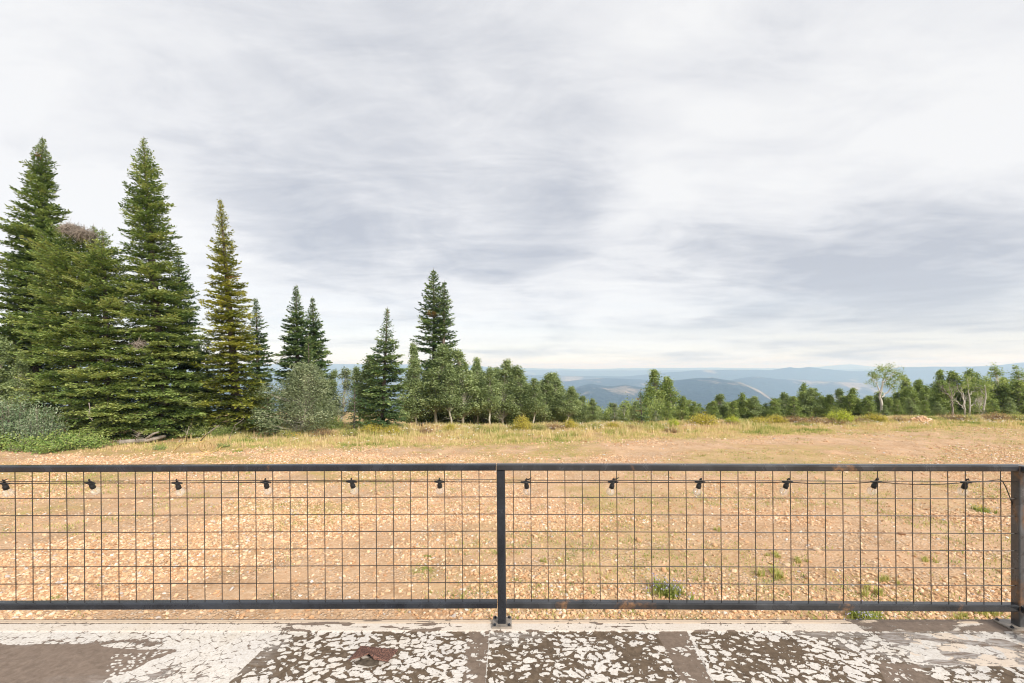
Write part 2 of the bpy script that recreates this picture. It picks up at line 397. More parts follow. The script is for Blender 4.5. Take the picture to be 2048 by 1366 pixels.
# haze in the valley
HB = dict(x=58000., y0=-300., y1=34500., z0=-760., z1=74.)
g = Geo(); b = HB
v = [(sx * b['x'], y, z) for z in (b['z0'], b['z1']) for sx, y in ((-1, b['y0']), (1, b['y0']), (1, b['y1']), (-1, b['y1']))]
g.add(v, [np.array([[3, 2, 1, 0], [4, 5, 6, 7], [0, 1, 5, 4], [1, 2, 6, 5], [2, 3, 7, 6], [3, 0, 4, 7]])])
m, nt, out = new_mat('valley haze'); pv = nt.nodes.new('ShaderNodeVolumePrincipled')
pv.inputs['Color'].default_value = (.46, .68, 1., 1); pv.inputs['Absorption Color'].default_value = (1, 1, 1, 1); pv.inputs['Density'].default_value = 1.8e-4; pv.inputs['Anisotropy'].default_value = 0.0
nt.links.new(pv.outputs[0], out.inputs['Volume'])
tag(g.build('haze', m), kind='stuff')

# ------------------------------------------------------------------ gravel
ico = None
def ico_base():
    p = (1 + 5 ** .5) / 2
    v = np.array([(-1, p, 0), (1, p, 0), (-1, -p, 0), (1, -p, 0), (0, -1, p), (0, 1, p), (0, -1, -p), (0, 1, -p), (p, 0, -1), (p, 0, 1), (-p, 0, -1), (-p, 0, 1)], float)
    f = np.array([(0, 11, 5), (0, 5, 1), (0, 1, 7), (0, 7, 10), (0, 10, 11), (1, 5, 9), (5, 11, 4), (11, 10, 2), (10, 7, 6), (7, 1, 8), (3, 9, 4), (3, 4, 2), (3, 2, 6), (3, 6, 8), (3, 8, 9), (4, 9, 5), (2, 4, 11), (6, 2, 10), (8, 6, 7), (9, 8, 1)])
    return unit(v), f
IV, IF = ico_base()
OV = np.array([(1, 0, 0), (-1, 0, 0), (0, 1, 0), (0, -1, 0), (0, 0, 1), (0, 0, -1.)]); OF = np.array([(0, 2, 4), (2, 1, 4), (1, 3, 4), (3, 0, 4), (2, 0, 5), (1, 2, 5), (3, 1, 5), (0, 3, 5)])
def stones(g, x, y, size, r, zoff=None, small=False):
    BV, BF = (OV, OF) if small else (IV, IF)
    k = len(x); nv = len(BV)
    v = BV[None] * (1 + .5 * (r.random((k, nv, 1)) - .5))
    sc = np.stack([.65 + .45 * r.random(k), .5 + .4 * r.random(k), .34 + .32 * r.random(k)], -1) * size[:, None]
    v = v * sc[:, None]
    til = (r.random((k, 2)) - .5) * .9
    v[..., 2] = v[..., 2] + v[..., 0] * til[:, :1] + v[..., 1] * til[:, 1:]
    a = r.random(k) * 6.28; ca, sa = np.cos(a)[:, None], np.sin(a)[:, None]
    vx = v[..., 0] * ca - v[..., 1] * sa; vy = v[..., 0] * sa + v[..., 1] * ca
    z = gz(x, y) if zoff is None else zoff
    V = np.stack([vx + x[:, None], vy + y[:, None], v[..., 2] + (z + .3 * sc[:, 2])[:, None]], -1)
    tone = np.clip(r.normal(.42, .23, k), 0, .93); tone[r.random(k) < .03] = .98
    f = (BF[None] + (np.arange(k) * nv)[:, None, None]).reshape(-1, 3)
    g.add(V.reshape(-1, 3), [f], np.repeat(tone, nv))
def scatter_stones(g, n_, y0, y1, smin, smax, seed, power=2.6, thr=(.40, .62)):
    r = np.random.default_rng(seed)
    y = y0 + (y1 - y0) * r.random(n_); x = (r.random(n_) * 2 - 1) * (1.2 * y + 1.5)
    dens = smooth(thr[0], thr[1], fbm(x / 2.4, y / 2.4, 81, 4)) * .9 + .1
    dens *= 1 - .8 * smooth(-.5, 1., y - grass_y(x)) * (x < 24)
    dens *= 1 - .85 * smooth(.2, .8, np.exp(-((x - 11) / 8) ** 2 - ((y - 20.5) / 4.2) ** 2) + .5 * (fbm(x / 2, y / 2, 83) - .5))
    keep = r.random(n_) < dens; x, y = x[keep], y[keep]
    s = smin + (smax - smin) * r.random(len(x)) ** power * (1 + .0 * x)
    stones(g, x, y, s, r, None, y0 > 10)
g = Geo()
scatter_stones(g, 95000, 6.4, 12.5, .009, .050, 1, 2.4)
scatter_stones(g, 110000, 11.5, 21, .012, .058, 2, 2.2)
scatter_stones(g, 70000, 19, 37, .016, .078, 3, 2.2)
scatter_stones(g, 420, 6.8, 36, .05, .10, 4, 1.6, (.2, .4))
tag(g.build('gravel', M['stones']), kind='stuff')

# ------------------------------------------------------------------ grass and small flowers
def blades(g, x, y, h, w, tone, r, lean=.5, z=None):
    k = len(x); a = r.random(k) * 6.28
    z0 = gz(x, y) if z is None else z
    d = np.stack([np.cos(a), np.sin(a), 0 * a], -1); b = np.stack([-np.sin(a), np.cos(a), 0 * a], -1)
    ln = (lean * (r.random(k) ** 1.3))[:, None]
    p0 = np.stack([x, y, z0 - .01], -1)
    p1 = p0 + d * (h[:, None] * ln * .35) + np.stack([0 * x, 0 * x, h * .6], -1)
    p2 = p0 + d * (h[:, None] * ln) + np.stack([0 * x, 0 * x, h * (1 - .25 * ln[:, 0])], -1)
    w = w[:, None]
    V = np.stack([p0 - b * w, p0 + b * w, p1 + b * w * .8, p1 - b * w * .8, p2], 1)
    o = np.arange(k)[:, None] * 5
    g.add(V.reshape(-1, 3), [o + np.array([[0, 1, 2, 3]]), o + np.array([[3, 2, 4]])], np.repeat(tone, 5))
    return p2
def tufts(g, x, y, hmean, tone, r, per=9, spread=.09, w=.008, lean=.7):
    k = len(x); xx = np.repeat(x, per) + r.normal(0, spread, k * per); yy = np.repeat(y, per) + r.normal(0, spread, k * per)
    h = np.repeat(hmean, per) * (.55 + .7 * r.random(k * per))
    tn = np.clip(np.repeat(tone, per) + r.normal(0, .09, k * per), 0, 1)
    return blades(g, xx, yy, h, np.full(k * per, w) * (.7 + .6 * r.random(k * per)), tn, r, lean)
r = np.random.default_rng(11)
g = Geo()
n_ = 30000
x = (r.random(n_) * 2 - 1) * 46; y = grass_y(x) - .8 + (edge_y(x) + 2.5 - grass_y(x)) * r.random(n_)
dn = smooth(.3, .5, fbm(x / 1.6, y / 1.6, 91, 3)) * smooth(-.9, .9, y - grass_y(x) + 1.6 * (fbm(x / 1.5, y / 1.5, 92) - .5))
dn *= np.where((x > 22), .85, 1.) * np.where(x < -17, np.where(y > 23, .25, 1), 1)
kp = (r.random(n_) < dn) & (np.abs(x) < 1.2 * y + 2); x, y = x[kp], y[kp]
deep = np.clip((y - grass_y(x)) / 5, 0, 1)
hm = (.10 + .19 * deep) * (.5 + 1.0 * fbm(x / 1.2, y / 1.2, 93))
tone = np.clip(.48 + 1.4 * (fbm(x / 1.6, y / 1.0, 94, 3) - .5) + r.normal(0, .13, len(x)), 0, 1)
tufts(g, x, y, hm, tone, r, 9, .10, .009, .75)
n_ = 3200; xs_ = (r.random(n_) * 2 - 1) * 42; ys_ = grass_y(xs_) + (edge_y(xs_) + .6 - grass_y(xs_)) * r.random(n_) ** .7
kp = (fbm(xs_ / 1.7, ys_ / 1.2, 96, 3) > .5) & (np.abs(xs_) < 1.2 * ys_) & ~((xs_ < -17) & (ys_ > 23)); xs_, ys_ = xs_[kp], ys_[kp]
tufts(g, xs_, ys_, .28 + .26 * r.random(len(xs_)), np.clip(.62 + r.normal(0, .2, len(xs_)), 0, 1), r, 6, .07, .008, .6)
# thin dry growth on the gravel
n_ = 30000
y = 6.6 + 24 * r.random(n_); x = (r.random(n_) * 2 - 1) * (1.18 * y + 1)
dn = smooth(.52, .72, fbm(x / 2.6, y / 1.5, 41, 3)) * .9 + .05 * smooth(.5, .7, fbm(x / .7, y / .7, 95)) + .3 * smooth(20, 27, x) * smooth(18, 24, y)
dn += .5 * np.exp(-((x - 4.6) / 1.2) ** 2 - ((y - 8.9) / 1.3) ** 2) + .5 * np.exp(-((x - 6.5) / 1.6) ** 2 - ((y - 7.5) / .7) ** 2)
dn += .35 * np.exp(-((y - 13.6) / 1.1) ** 2) * smooth(3, -1, x) * smooth(.42, .6, fbm(x / 1.1, y / .9, 97))
dn *= 1.7
kp = (r.random(n_) < dn) & (y < grass_y(x) + .5); x, y = x[kp], y[kp]
tufts(g, x, y, .035 + .06 * r.random(len(x)) ** 2, np.clip(.28 + r.normal(0, .15, len(x)), 0, .9), r, 7, .07, .0065, 1.3)
tag(g.build('grass', M['grass']), 'dry straw and green meadow grass beyond the gravel', None, None, 'stuff')
g = Geo()
n_ = 1500
x = (r.random(n_) * 2 - 1) * 36; y = grass_y(x) + (edge_y(x) - grass_y(x)) * r.random(n_)
kp = (fbm(x / 1.3, y / 1.3, 99, 2) > .56) & (np.abs(x) < 1.2 * y); x, y = x[kp], y[kp]; k = len(x)
z = gz(x, y) + .22 + .25 * r.random(k)
for q in range(5):
    c = np.stack([x, y, z], -1) + r.normal(0, .03, (k, 3)) * np.array([1, 1, .4])
    an = r.random(k) * 6.28
    kites(g, c, np.stack([np.cos(an), np.sin(an), 0 * an], -1), np.stack([r.normal(0, .4, k), r.normal(-.3, .3, k), np.ones(k)], -1), np.full(k, .045), np.full(k, .04), np.zeros(k))
tag(g.build('wildflowers', M['flower_white']), 'small white wildflower heads among the meadow grass', None, None, 'stuff')

# ------------------------------------------------------------------ conifers
def conifer_stem(gc, gb, gt, seed, D_, tip, base, pr, den=1.0, tonelo=.35, tonehi=.75, fl=.68, greenlow=0., dead=.003, zbase=None, skirt=.05, gap=.0):
    r = np.random.default_rng(seed)
    tipP = at(tip[0], tip[1], D_)
    bx = (base[0] - CX) / F * D_
    zb = float(gz(np.array([bx]), np.array([D_]))[0]) if zbase is None else zbase
    H = tipP[2] - zb
    P = np.array(pr, float); zz = EYE - (P[:, 0] - HY) / F * D_; rr = P[:, 1] / F * D_
    o = np.argsort(zz); zz, rr = zz[o], rr[o] * .94
    basep = np.array([bx, D_, zb])
    k = 14
    t = np.linspace(0, 1, k)
    wob = np.stack([np.cumsum(r.normal(0, .008 * H / 14, k)), np.cumsum(r.normal(0, .008 * H / 14, k)), 0 * t], -1); wob -= wob[-1] * t[:, None]
    axis = basep + (tipP - basep) * t[:, None] + wob - np.array([0, 0, .15]) * (t == 0)[:, None]
    rb = .021 * H
    tube(gt, axis, rb * (1 - t) ** .85 + .008, 9, .5)
    z = zb + skirt * H; dz = .2
    while z < tipP[2] - .05:
        f = (z - zb) / H
        Rz = max(.045, np.interp(z, zz, rr) * (.55 + .45 * float(smooth(0., 1.3, tipP[2] - z))))
        nb = int(max(4, (5.0 + 3.2 * Rz) * den ** .5)) if Rz > .16 else 4
        ph = r.random() * 6.28
        for b in range(nb):
            az = ph + b / nb * 6.28 + r.normal(0, .25)
            L = Rz * (.58 + .50 * r.random()) * (1.16 if r.random() < .14 else 1.)
            if r.random() < gap: L *= .5
            zo = min(z + r.normal(0, .3) * dz, tipP[2] - .03)
            tt = np.clip((zo - zb) / H, 0, 1)
            ks = (D_ / 25.) ** 1.1 * min(1.05, .5 + .75 * Rz)
            o3 = basep + (tipP - basep) * tt
            o3 = o3.copy(); o3[2] = zo
            e0 = np.interp(f, [0, .3, .6, .85, 1], [-.42, -.25, -.05, .28, .9]) + r.normal(0, .09)
            kk = np.interp(f, [0, .5, 1], [.22, .16, .1])
            dh = np.array([math.cos(az), math.sin(az), 0.]); lat = np.array([-math.sin(az), math.cos(az), 0.])
            def pos(s):
                s = np.asarray(s)[:, None]
                return o3 + dh * (L * s) + np.array([0, 0, 1.]) * (L * (e0 * s + kk * s * s))
            sb = np.linspace(0, 1, 4)
            tube(gb, pos(sb), .006 + .013 * L * (1 - sb) * .9, 3, .5, False)
            btone = tonelo - .12 + (tonehi - tonelo + .24) * r.random()
            isdead = r.random() < dead
            m = int(max(4, L / (.085 / den)))
            s = np.clip(np.linspace(.06, 1., m) + r.normal(0, .02, m), .03, 1.)
            s = np.repeat(s, 2); side = np.tile([-1., 1.], m)
            tl = np.minimum(fl, .10 + .46 * L * (1.02 - s) ** .75 * np.minimum(1, s * 3.5 + .25)) * (.65 + .6 * r.random(2 * m))
            tang = unit(dh + np.array([0, 0, 1.]) * (e0 + 2 * kk * s[:, None]))
            ang = .75 + r.normal(0, .16, 2 * m)
            td = unit(tang * np.cos(ang)[:, None] + lat * (side * np.sin(ang))[:, None] + np.array([0, 0, 1.]) * r.normal(-.02, .13, (2 * m, 1)))
            p0 = pos(s)
            twt = r.normal(0, .10, 2 * m)
            cnt = np.maximum(1, (tl / (.055 / den)).astype(int))
            idx = np.repeat(np.arange(2 * m), cnt)
            u = (np.arange(len(idx)) - np.repeat(np.cumsum(cnt) - cnt, cnt) + .5) / np.repeat(cnt, cnt)
            C = p0[idx] + td[idx] * (tl[idx] * u)[:, None] + r.normal(0, 1, (len(idx), 3)) * np.array([.015, .015, .026])
            perp = np.cross(td[idx], np.array([0, 0, 1.]))
            sg = np.where(r.random(len(idx)) < .5, -1., 1.) * (.25 + .75 * r.random(len(idx)))
            A = td[idx] + perp * sg[:, None] + np.stack([0 * u, 0 * u, r.normal(.1, .22, len(u))], -1)
            Nn = np.stack([r.normal(0, .42, len(u)), r.normal(0, .42, len(u)), np.ones(len(u))], -1)
            Lk = (.10 + .08 * r.random(len(u))) * ks; Wk = Lk * (.42 + .22 * r.random(len(u)))
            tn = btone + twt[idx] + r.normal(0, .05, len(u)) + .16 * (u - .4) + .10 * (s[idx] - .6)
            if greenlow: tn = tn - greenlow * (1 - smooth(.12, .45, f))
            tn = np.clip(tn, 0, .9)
            if isdead: tn = np.full(len(u), 1.) - .05 * r.random(len(u))
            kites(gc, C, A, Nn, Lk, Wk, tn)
        dz = (.22 + .14 * r.random()) * np.interp(f, [0, .6, .85, 1], [1.2, 1.0, .8, .5]) * min(1.4, .62 + .36 * Rz) / den ** .7
        z += dz
    # leader
    tube(gb, [tipP - np.array([0, 0, .3]), tipP + np.array([0, 0, .22])], [.016, .006], 4, .5)
    q = 16
    C = tipP - np.array([0, 0, 1.]) * (r.random(q) * .5)[:, None]
    a = r.random(q) * 6.28
    kites(gc, C, np.stack([np.cos(a), np.sin(a), 1.3 + 0 * a], -1), np.stack([r.normal(0, 1, q), r.normal(0, 1, q), .3 + 0 * a], -1), np.full(q, .12), np.full(q, .035), np.full(q, tonehi))
    return basep, H
def fir(stems, label, mat='fir', group='fir trees at the meadow edge', extra=None, name='fir_tree'):
    gc, gb, gt = Geo(), Geo(), Geo(); base = None
    for k in stems:
        b, H = conifer_stem(gc, gb, gt, **k)
        if base is None: base = b
    root = tag(empty(name, base), label, 'tree', group)
    gt.build('trunk', M['bark'], root, True, base)
    gb.build('branches', M['bark'], root, False, base)
    gc.build('crown', M[mat], root, False, base)
    if extra: extra(root, base)
    return root
def twig_mass(spots):
    def f(root, base):
        for (c, rx, rz, n_, sd) in spots:
            r = np.random.default_rng(sd); g = Geo()
            for q in range(n_):
                d = unit(r.normal(0, 1, 3)); d[2] = abs(d[2]) * .9 + .05 if r.random() < .75 else d[2]
                p = c + d * np.array([rx, rx, rz]) * (.35 + .6 * r.random())
                e = unit(np.cross(d, r.normal(0, 1, 3)) + .35 * d) * (.18 + .3 * r.random())
                tube(g, [p - e, p + .05 * d, p + e + r.normal(0, .05, 3)], [.004, .011, .004], 3, .5, False)
            g.build('dead_twigs', M['twig'], root, False, base)
    return f
S = dict
fir([S(seed=1, D_=28.5, tip=(85, 278), base=(66, 870), pr=[(278, 3), (330, 17), (400, 36), (480, 58), (560, 72), (640, 84), (720, 84), (800, 76), (870, 60)], tonelo=.3, tonehi=.62)],
    'tall slender fir standing behind the nest-topped fir at the far left')
fir([S(seed=2, D_=25.4, tip=(150, 472), base=(146, 870), den=.85, pr=[(472, 28), (490, 58), (540, 78), (600, 84), (680, 90), (760, 92), (830, 78), (870, 60)], tonelo=.42, tonehi=.8, skirt=.08),
     S(seed=3, D_=24.6, tip=(205, 462), base=(222, 870), pr=[(462, 3), (490, 20), (530, 46), (600, 66), (680, 82), (760, 98), (830, 108), (880, 90)], tonelo=.42, tonehi=.8, skirt=.03),
     S(seed=33, D_=25.0, tip=(187, 455), base=(187, 860), pr=[(455, 2), (480, 12), (520, 20), (600, 20), (860, 16)], tonelo=.42, tonehi=.8, skirt=.75)],
    'broad broken-topped fir crowned with a grey mass of dead twigs',
    extra=twig_mass([(at(146, 463, 24.6), .55, .33, 360, 5), (at(172, 472, 24.4), .5, .28, 220, 6), (at(280, 690, 22.9), .20, .16, 36, 7)]))
fir([S(seed=4, D_=25.8, tip=(287, 280), base=(330, 868), pr=[(280, 2), (300, 9), (340, 22), (400, 37), (470, 48), (540, 62), (620, 76), (700, 86), (780, 100), (850, 100), (880, 80)], tonelo=.38, tonehi=.78, skirt=.03)],
    'tallest dense fir, pointed, right beside the twig-topped broad fir')
fir([S(seed=5, D_=29., tip=(356, 505), base=(372, 850), pr=[(505, 2), (540, 15), (600, 28), (680, 38), (760, 50), (860, 52)], tonelo=.25, tonehi=.55)],
    'dark fir peeping out behind the right flank of the tallest fir', 'fir_blue')
fir([S(seed=6, D_=27.2, tip=(440, 402), base=(478, 858), pr=[(402, 2), (430, 9), (480, 18), (540, 29), (600, 43), (660, 50), (720, 58), (780, 66), (840, 78), (870, 70)], tonelo=.3, tonehi=.85, greenlow=.3, dead=.004, den=1.0, skirt=.02, gap=.08)],
    'thin yellowing fir with its brown trunk showing through the branches', 'fir_yellow')
fir([S(seed=7, D_=26.2, tip=(536, 792), base=(534, 862), pr=[(792, 4), (815, 22), (840, 32), (870, 30)], tonelo=.3, tonehi=.6, dead=.06)],
    'low dark young fir at the right foot of the yellowing fir', 'fir_blue')
fir([S(seed=8, D_=29.5, tip=(414, 676), base=(416, 850), pr=[(676, 3), (710, 16), (760, 27), (840, 36)], tonelo=.35, tonehi=.65)],
    'blue-green young fir wedged between the tallest fir and the yellowing fir', 'fir_blue')
fir([S(seed=9, D_=33., tip=(512, 600), base=(520, 845), pr=[(600, 2), (640, 11), (700, 24), (760, 30), (850, 36)], tonelo=.3, tonehi=.6)],
    'small dark fir rising close behind the right side of the yellowing fir', 'fir_blue')
fir([S(seed=10, D_=32., tip=(592, 573), base=(597, 845), pr=[(573, 2), (610, 11), (650, 25), (700, 38), (760, 46), (850, 54)], tonelo=.3, tonehi=.68)],
    'taller left fir of the pair behind the silvery willow bush', 'fir_blue')
fir([S(seed=12, D_=33., tip=(625, 597), base=(634, 845), pr=[(597, 2), (640, 13), (690, 28), (760, 36), (850, 46)], tonelo=.3, tonehi=.68)],
    'shorter right fir of the pair behind the silvery willow bush', 'fir_blue')
fir([S(seed=13, D_=30.8, tip=(617, 672), base=(618, 845), pr=[(672, 2), (700, 8), (760, 20), (850, 28)], tonelo=.45, tonehi=.85)],
    'slim pale young fir directly in front of the fir pair', 'fir_blue')
fir([S(seed=14, D_=28.2, tip=(775, 620), base=(765, 856), pr=[(620, 2), (650, 10), (700, 26), (740, 42), (790, 50), (840, 54), (865, 44)], tonelo=.35, tonehi=.72, skirt=.03)],
    'single bright green fir alone in the gap left of the aspen grove', 'fir_blue')
fir([S(seed=15, D_=37., tip=(867, 540), base=(870, 850), pr=[(540, 3), (556, 10), (600, 26), (650, 34), (700, 40), (850, 40)], tonelo=.25, tonehi=.75, den=.8, gap=.32, skirt=.3),
     S(seed=16, D_=36.6, tip=(889, 566), base=(884, 850), pr=[(566, 3), (600, 14), (650, 24), (700, 32), (850, 36)], tonelo=.25, tonehi=.75, den=.8, gap=.32, skirt=.3)],
    'open twin-topped fir towering behind the aspen grove', 'fir_blue')
fir([S(seed=17, D_=27., tip=(710, 768), base=(708, 860), pr=[(768, 2), (790, 7), (820, 11), (865, 15)], tonelo=.2, tonehi=.5)],
    'very small narrow fir at the left foot of the single bright fir', 'fir_blue')
fir([S(seed=18, D_=30.5, tip=(1281, 785), base=(1284, 850), pr=[(785, 2), (800, 8), (825, 13), (850, 15)], tonelo=.35, tonehi=.65, dead=.09)],
    'small fir with rusty twigs at the left of the tall aspen pair', 'fir_blue')

# ------------------------------------------------------------------ broadleaf trees and shrubs
def leaves(g, C, r, size, tone, up=.25, narrow=.75):
    k = len(C)
    A = r.normal(0, 1, (k, 3)); A[:, 2] = A[:, 2] * .6 - .25
    Nn = r.normal(0, 1, (k, 3)); Nn[:, 2] = np.abs(Nn[:, 2]) + up
    L = size * (.7 + .6 * r.random(k))
    kites(g, C, A, Nn, L, L * narrow, tone)
def aspen_variant(seed, H, half, lo, ncl, per, leaf=.085, fork=0, dead_low=3, sig=.16, narrow=.8, top=.75):
    r = np.random.default_rng(seed); gc, gb, gt = Geo(), Geo(), Geo()
    k = 9; t = np.linspace(0, 1, k)
    ax_ = np.stack([np.cumsum(r.normal(0, .012 * H, k)), np.cumsum(r.normal(0, .012 * H, k)), t * H * .94 - .2 * (t == 0)], -1); ax_[:, :2] -= ax_[0, :2]
    tube(gt, ax_, .0105 * H * (1 - t) ** .8 + .008, 6, .5)
    for q in range(ncl):
        tc = lo + (1 - lo) * r.random() ** .9
        tp = (tc - lo) / (1 - lo)
        a = r.random() * 6.28
        env = half * min(1., .45 + tp / .35) * (1 - tp) ** top * (.55 + .9 * float(vnoise(np.array(a * 1.1 + seed), np.array(tc * 4.3), seed)))
        rad = env * (.2 + .8 * r.random() ** .6)
        c0 = np.array([np.interp(tc, t, ax_[:, 0]), np.interp(tc, t, ax_[:, 1]), tc * H])
        c = c0 + np.array([math.cos(a) * rad, math.sin(a) * rad, 0])
        t0 = max(lo * .8, tc - .13 - .1 * r.random())
        p0 = np.array([np.interp(t0, t, ax_[:, 0]), np.interp(t0, t, ax_[:, 1]), t0 * H * .94])
        tube(gb, [p0, (p0 + c) / 2 - np.array([0, 0, .05]), c], [.018, .011, .004], 3, .5, False)
        s = sig * (.6 + .7 * r.random()) * (H / 5) ** .5 * (.55 + .55 * (1 - tp))
        n_ = int(per * (.6 + .8 * r.random()) * (.5 + .6 * (1 - tp)))
        C = c + r.normal(0, 1, (n_, 3)) * np.array([s, s, s * 1.15])
        tone = np.clip(.48 + r.normal(0, .19) + r.normal(0, .14, n_), 0, 1)
        leaves(gc, C, r, leaf, tone, narrow=narrow)
    for q in range(dead_low):
        t0 = lo * (.3 + .7 * r.random()); a = r.random() * 6.28; L = half * .7 * (.5 + .7 * r.random())
        p0 = np.array([np.interp(t0, t, ax_[:, 0]), np.interp(t0, t, ax_[:, 1]), t0 * H * .94])
        p1 = p0 + np.array([math.cos(a) * L, math.sin(a) * L, L * .5])
        tube(gb, [p0, (p0 + p1) / 2 + r.normal(0, .04, 3), p1], [.014, .009, .003], 3, .5, False)
    return gt, gb, gc
VAR = {}
def tree_proto(key, name, leafm, barkm, **kw):
    gt, gb, gc = aspen_variant(**kw)
    root = empty(name, (0, 0, 0))
    gt.build('trunk', M[barkm], root, True); gb.build('branches', M[barkm], root); gc.build('crown', M[leafm], root)
    VAR[key] = dict(root=root, H=kw['H'], half=kw['half'], used=False)
for k in range(6): tree_proto('grey%d' % k, 'aspen_tree', 'aspen', 'aspen_bark', seed=100 + k, H=5., half=.95, lo=.15 + .09 * (k % 3), ncl=105, per=100, leaf=.09, top=.8, sig=.15)
for k in range(6): tree_proto('green%d' % k, 'aspen_tree', 'aspen_green', 'aspen_bark', seed=120 + k, H=4.8, half=1.0, lo=.05, ncl=110, per=100, leaf=.09, top=.72, sig=.15)
for k in range(2): tree_proto('bare%d' % k, 'aspen_tree', 'aspen_green', 'pale_bark', seed=140 + k, H=5.4, half=.9, lo=.32, ncl=40, per=75, dead_low=14, sig=.17)
tree_proto('willow0', 'willow_bush', 'willow', 'aspen_bark', seed=150, H=4.0, half=1.75, lo=.05, ncl=190, per=165, leaf=.08, narrow=.5, sig=.23, top=.42)
tree_proto('thin0', 'aspen_tree', 'willow', 'aspen_bark', seed=151, H=4.6, half=.85, lo=.2, ncl=46, per=75, dead_low=8)
def place_tree(key, px, py, d, half=None, label=None, group=None, rot=None, zb=None, cat='tree'):
    v = VAR[key]; x = (px - CX) / F * d
    zb = float(gz(np.array([x]), np.array([d]))[0]) if zb is None else zb
    H = (EYE - (py - HY) / F * d - zb) * 1.06
    root = v['root'] if not v['used'] else copy_tree(v['root'])
    v['used'] = True
    sz = H / v['H']; sx = sz if half is None else 1.5 * half / F * d / v['half']
    sx = min(max(sx, .6 * sz), 1.9 * sz)
    root.location = (x, d, zb); root.scale = (sx, sx, sz)
    root.rotation_euler = (0, 0, random.random() * 6.28 if rot is None else rot)
    tag(root, label, cat, group)
    return root
ORD = ['first', 'second', 'third', 'fourth', 'fifth', 'sixth', 'seventh', 'eighth', 'ninth', 'tenth', 'eleventh', 'twelfth', 'thirteenth', 'fourteenth', 'fifteenth', 'sixteenth', 'seventeenth', 'eighteenth', 'nineteenth', 'twentieth']
gG = 'aspens of the grove right of the single fir'
grove = [(836, 727, 33, 24), (874, 702, 32.5, 33), (903, 738, 31.5, 24), (927, 711, 32.5, 30), (956, 727, 34, 20), (982, 744, 32, 22), (1006, 729, 33, 27), (1040, 741, 33, 27), (1064, 764, 32, 20), (1086, 754, 34, 24), (1109, 755, 34.5, 23), (1132, 779, 33, 17), (1151, 780, 34, 22), (1167, 796, 35, 14)]
for k, (px, py, d, hw) in enumerate(grove):
    place_tree('grey%d' % (k % 6), px, py, d, hw, 'grey-green aspen, %s from the left in the front of the long aspen grove' % ORD[k], gG)
back = [(855, 735, 36), (893, 728, 37), (915, 745, 36), (945, 742, 37), (970, 750, 37), (994, 745, 37), (1022, 748, 37), (1052, 757, 38), (1075, 770, 37), (1098, 770, 38), (1120, 778, 38), (1142, 790, 38)]
for k, (px, py, d) in enumerate(back):
    place_tree('grey%d' % ((k + 2) % 6), px, py, d, 24, 'aspen half hidden in the back row of the long aspen grove', 'half hidden aspens in the grove back row')
misc = [('grey1', 822, 698, 34, 17, 'thin aspen top showing between the single fir and the grove'), ('thin0', 682, 740, 30.5, 26, 'wispy pale aspen between the fir pair and the tiny narrow fir'),
        ('grey2', 736, 722, 31.5, 28, 'aspen showing behind the left side of the single bright fir'), ('grey3', 660, 748, 33, 17, 'thin aspen close on the right of the fir pair'),
        ('grey0', 718, 742, 34, 20, 'aspen in the gap just left of the single bright fir'),
        ('grey0', 1190, 801, 33, 17, 'small aspen standing alone just right of the long grove'), ('thin0', 1226, 808, 35, 24, 'pale grey bushy aspen in the middle of the low gap'), ('thin0', 1252, 811, 36, 19, 'pale low aspen at the right end of the low gap'),
        ('grey1', 1268, 806, 33, 13, 'aspen touching the small rusty fir on its left'),
        ('green0', 1313, 749, 42, 27, 'tallest left aspen of the tall pair right of the small fir'), ('green1', 1346, 762, 42.5, 23, 'right aspen of the tall pair right of the small fir'),
        ('thin0', 1311, 822, 31, 20, 'low grey bushy aspen in front of the tall aspen pair'), ('green2', 1334, 806, 33, 17, 'short aspen under the gap of the tall pair'), ('green3', 1367, 796, 35, 19, 'mid-height aspen at the right of the tall aspen pair'), ('green0', 1389, 806, 35, 15, 'last short aspen before the gap, right of the tall pair'),
        ('green2', 1290, 800, 40, 14, 'aspen showing just behind the small rusty fir')]
for (key, px, py, d, hw, lb) in misc: place_tree(key, px, py, d, hw, lb, 'aspens near the gaps of the meadow edge')
rowt = [(1424, 806, 39, 18), (1446, 793, 40, 21), (1464, 806, 39, 16), (1485, 792, 42, 17), (1508, 798, 41, 18), (1528, 807, 41, 16), (1545, 806, 40, 15), (1567, 791, 43, 16), (1588, 797, 41, 18), (1609, 774, 44, 17), (1624, 783, 42, 17), (1645, 783, 42, 19), (1664, 797, 41, 14), (1685, 784, 43, 15), (1705, 782, 44, 17), (1728, 800, 42, 18), (1750, 790, 44, 18)]
for k, (px, py, d, hw) in enumerate(rowt):
    place_tree(('grey%d' if k % 3 == 1 else 'green%d') % (k % 6), px, py, d, hw, 'green aspen, %s from the left in the low row left of the old leaning aspen' % ORD[k], 'aspens of the low right row')
thick = [(1786, 800, 40, 22), (1814, 763, 45, 18), (1830, 790, 40, 24), (1842, 768, 46, 17), (1858, 778, 44, 18), (1877, 750, 48, 18), (1890, 790, 41, 20), (1909, 751, 47, 22), (1936, 748, 46, 22), (1950, 792, 41, 18), (1968, 755, 46, 20), (1990, 775, 44, 20), (2014, 762, 46, 22), (2036, 765, 45, 22), (2060, 755, 45, 24)]
for k, (px, py, d, hw) in enumerate(thick):
    place_tree('green%d' % ((k + 1) % 6), px, py, d, hw, 'green aspen, %s from the left in the thicket right of the old leaning aspen' % ORD[k], 'aspens of the right thicket')
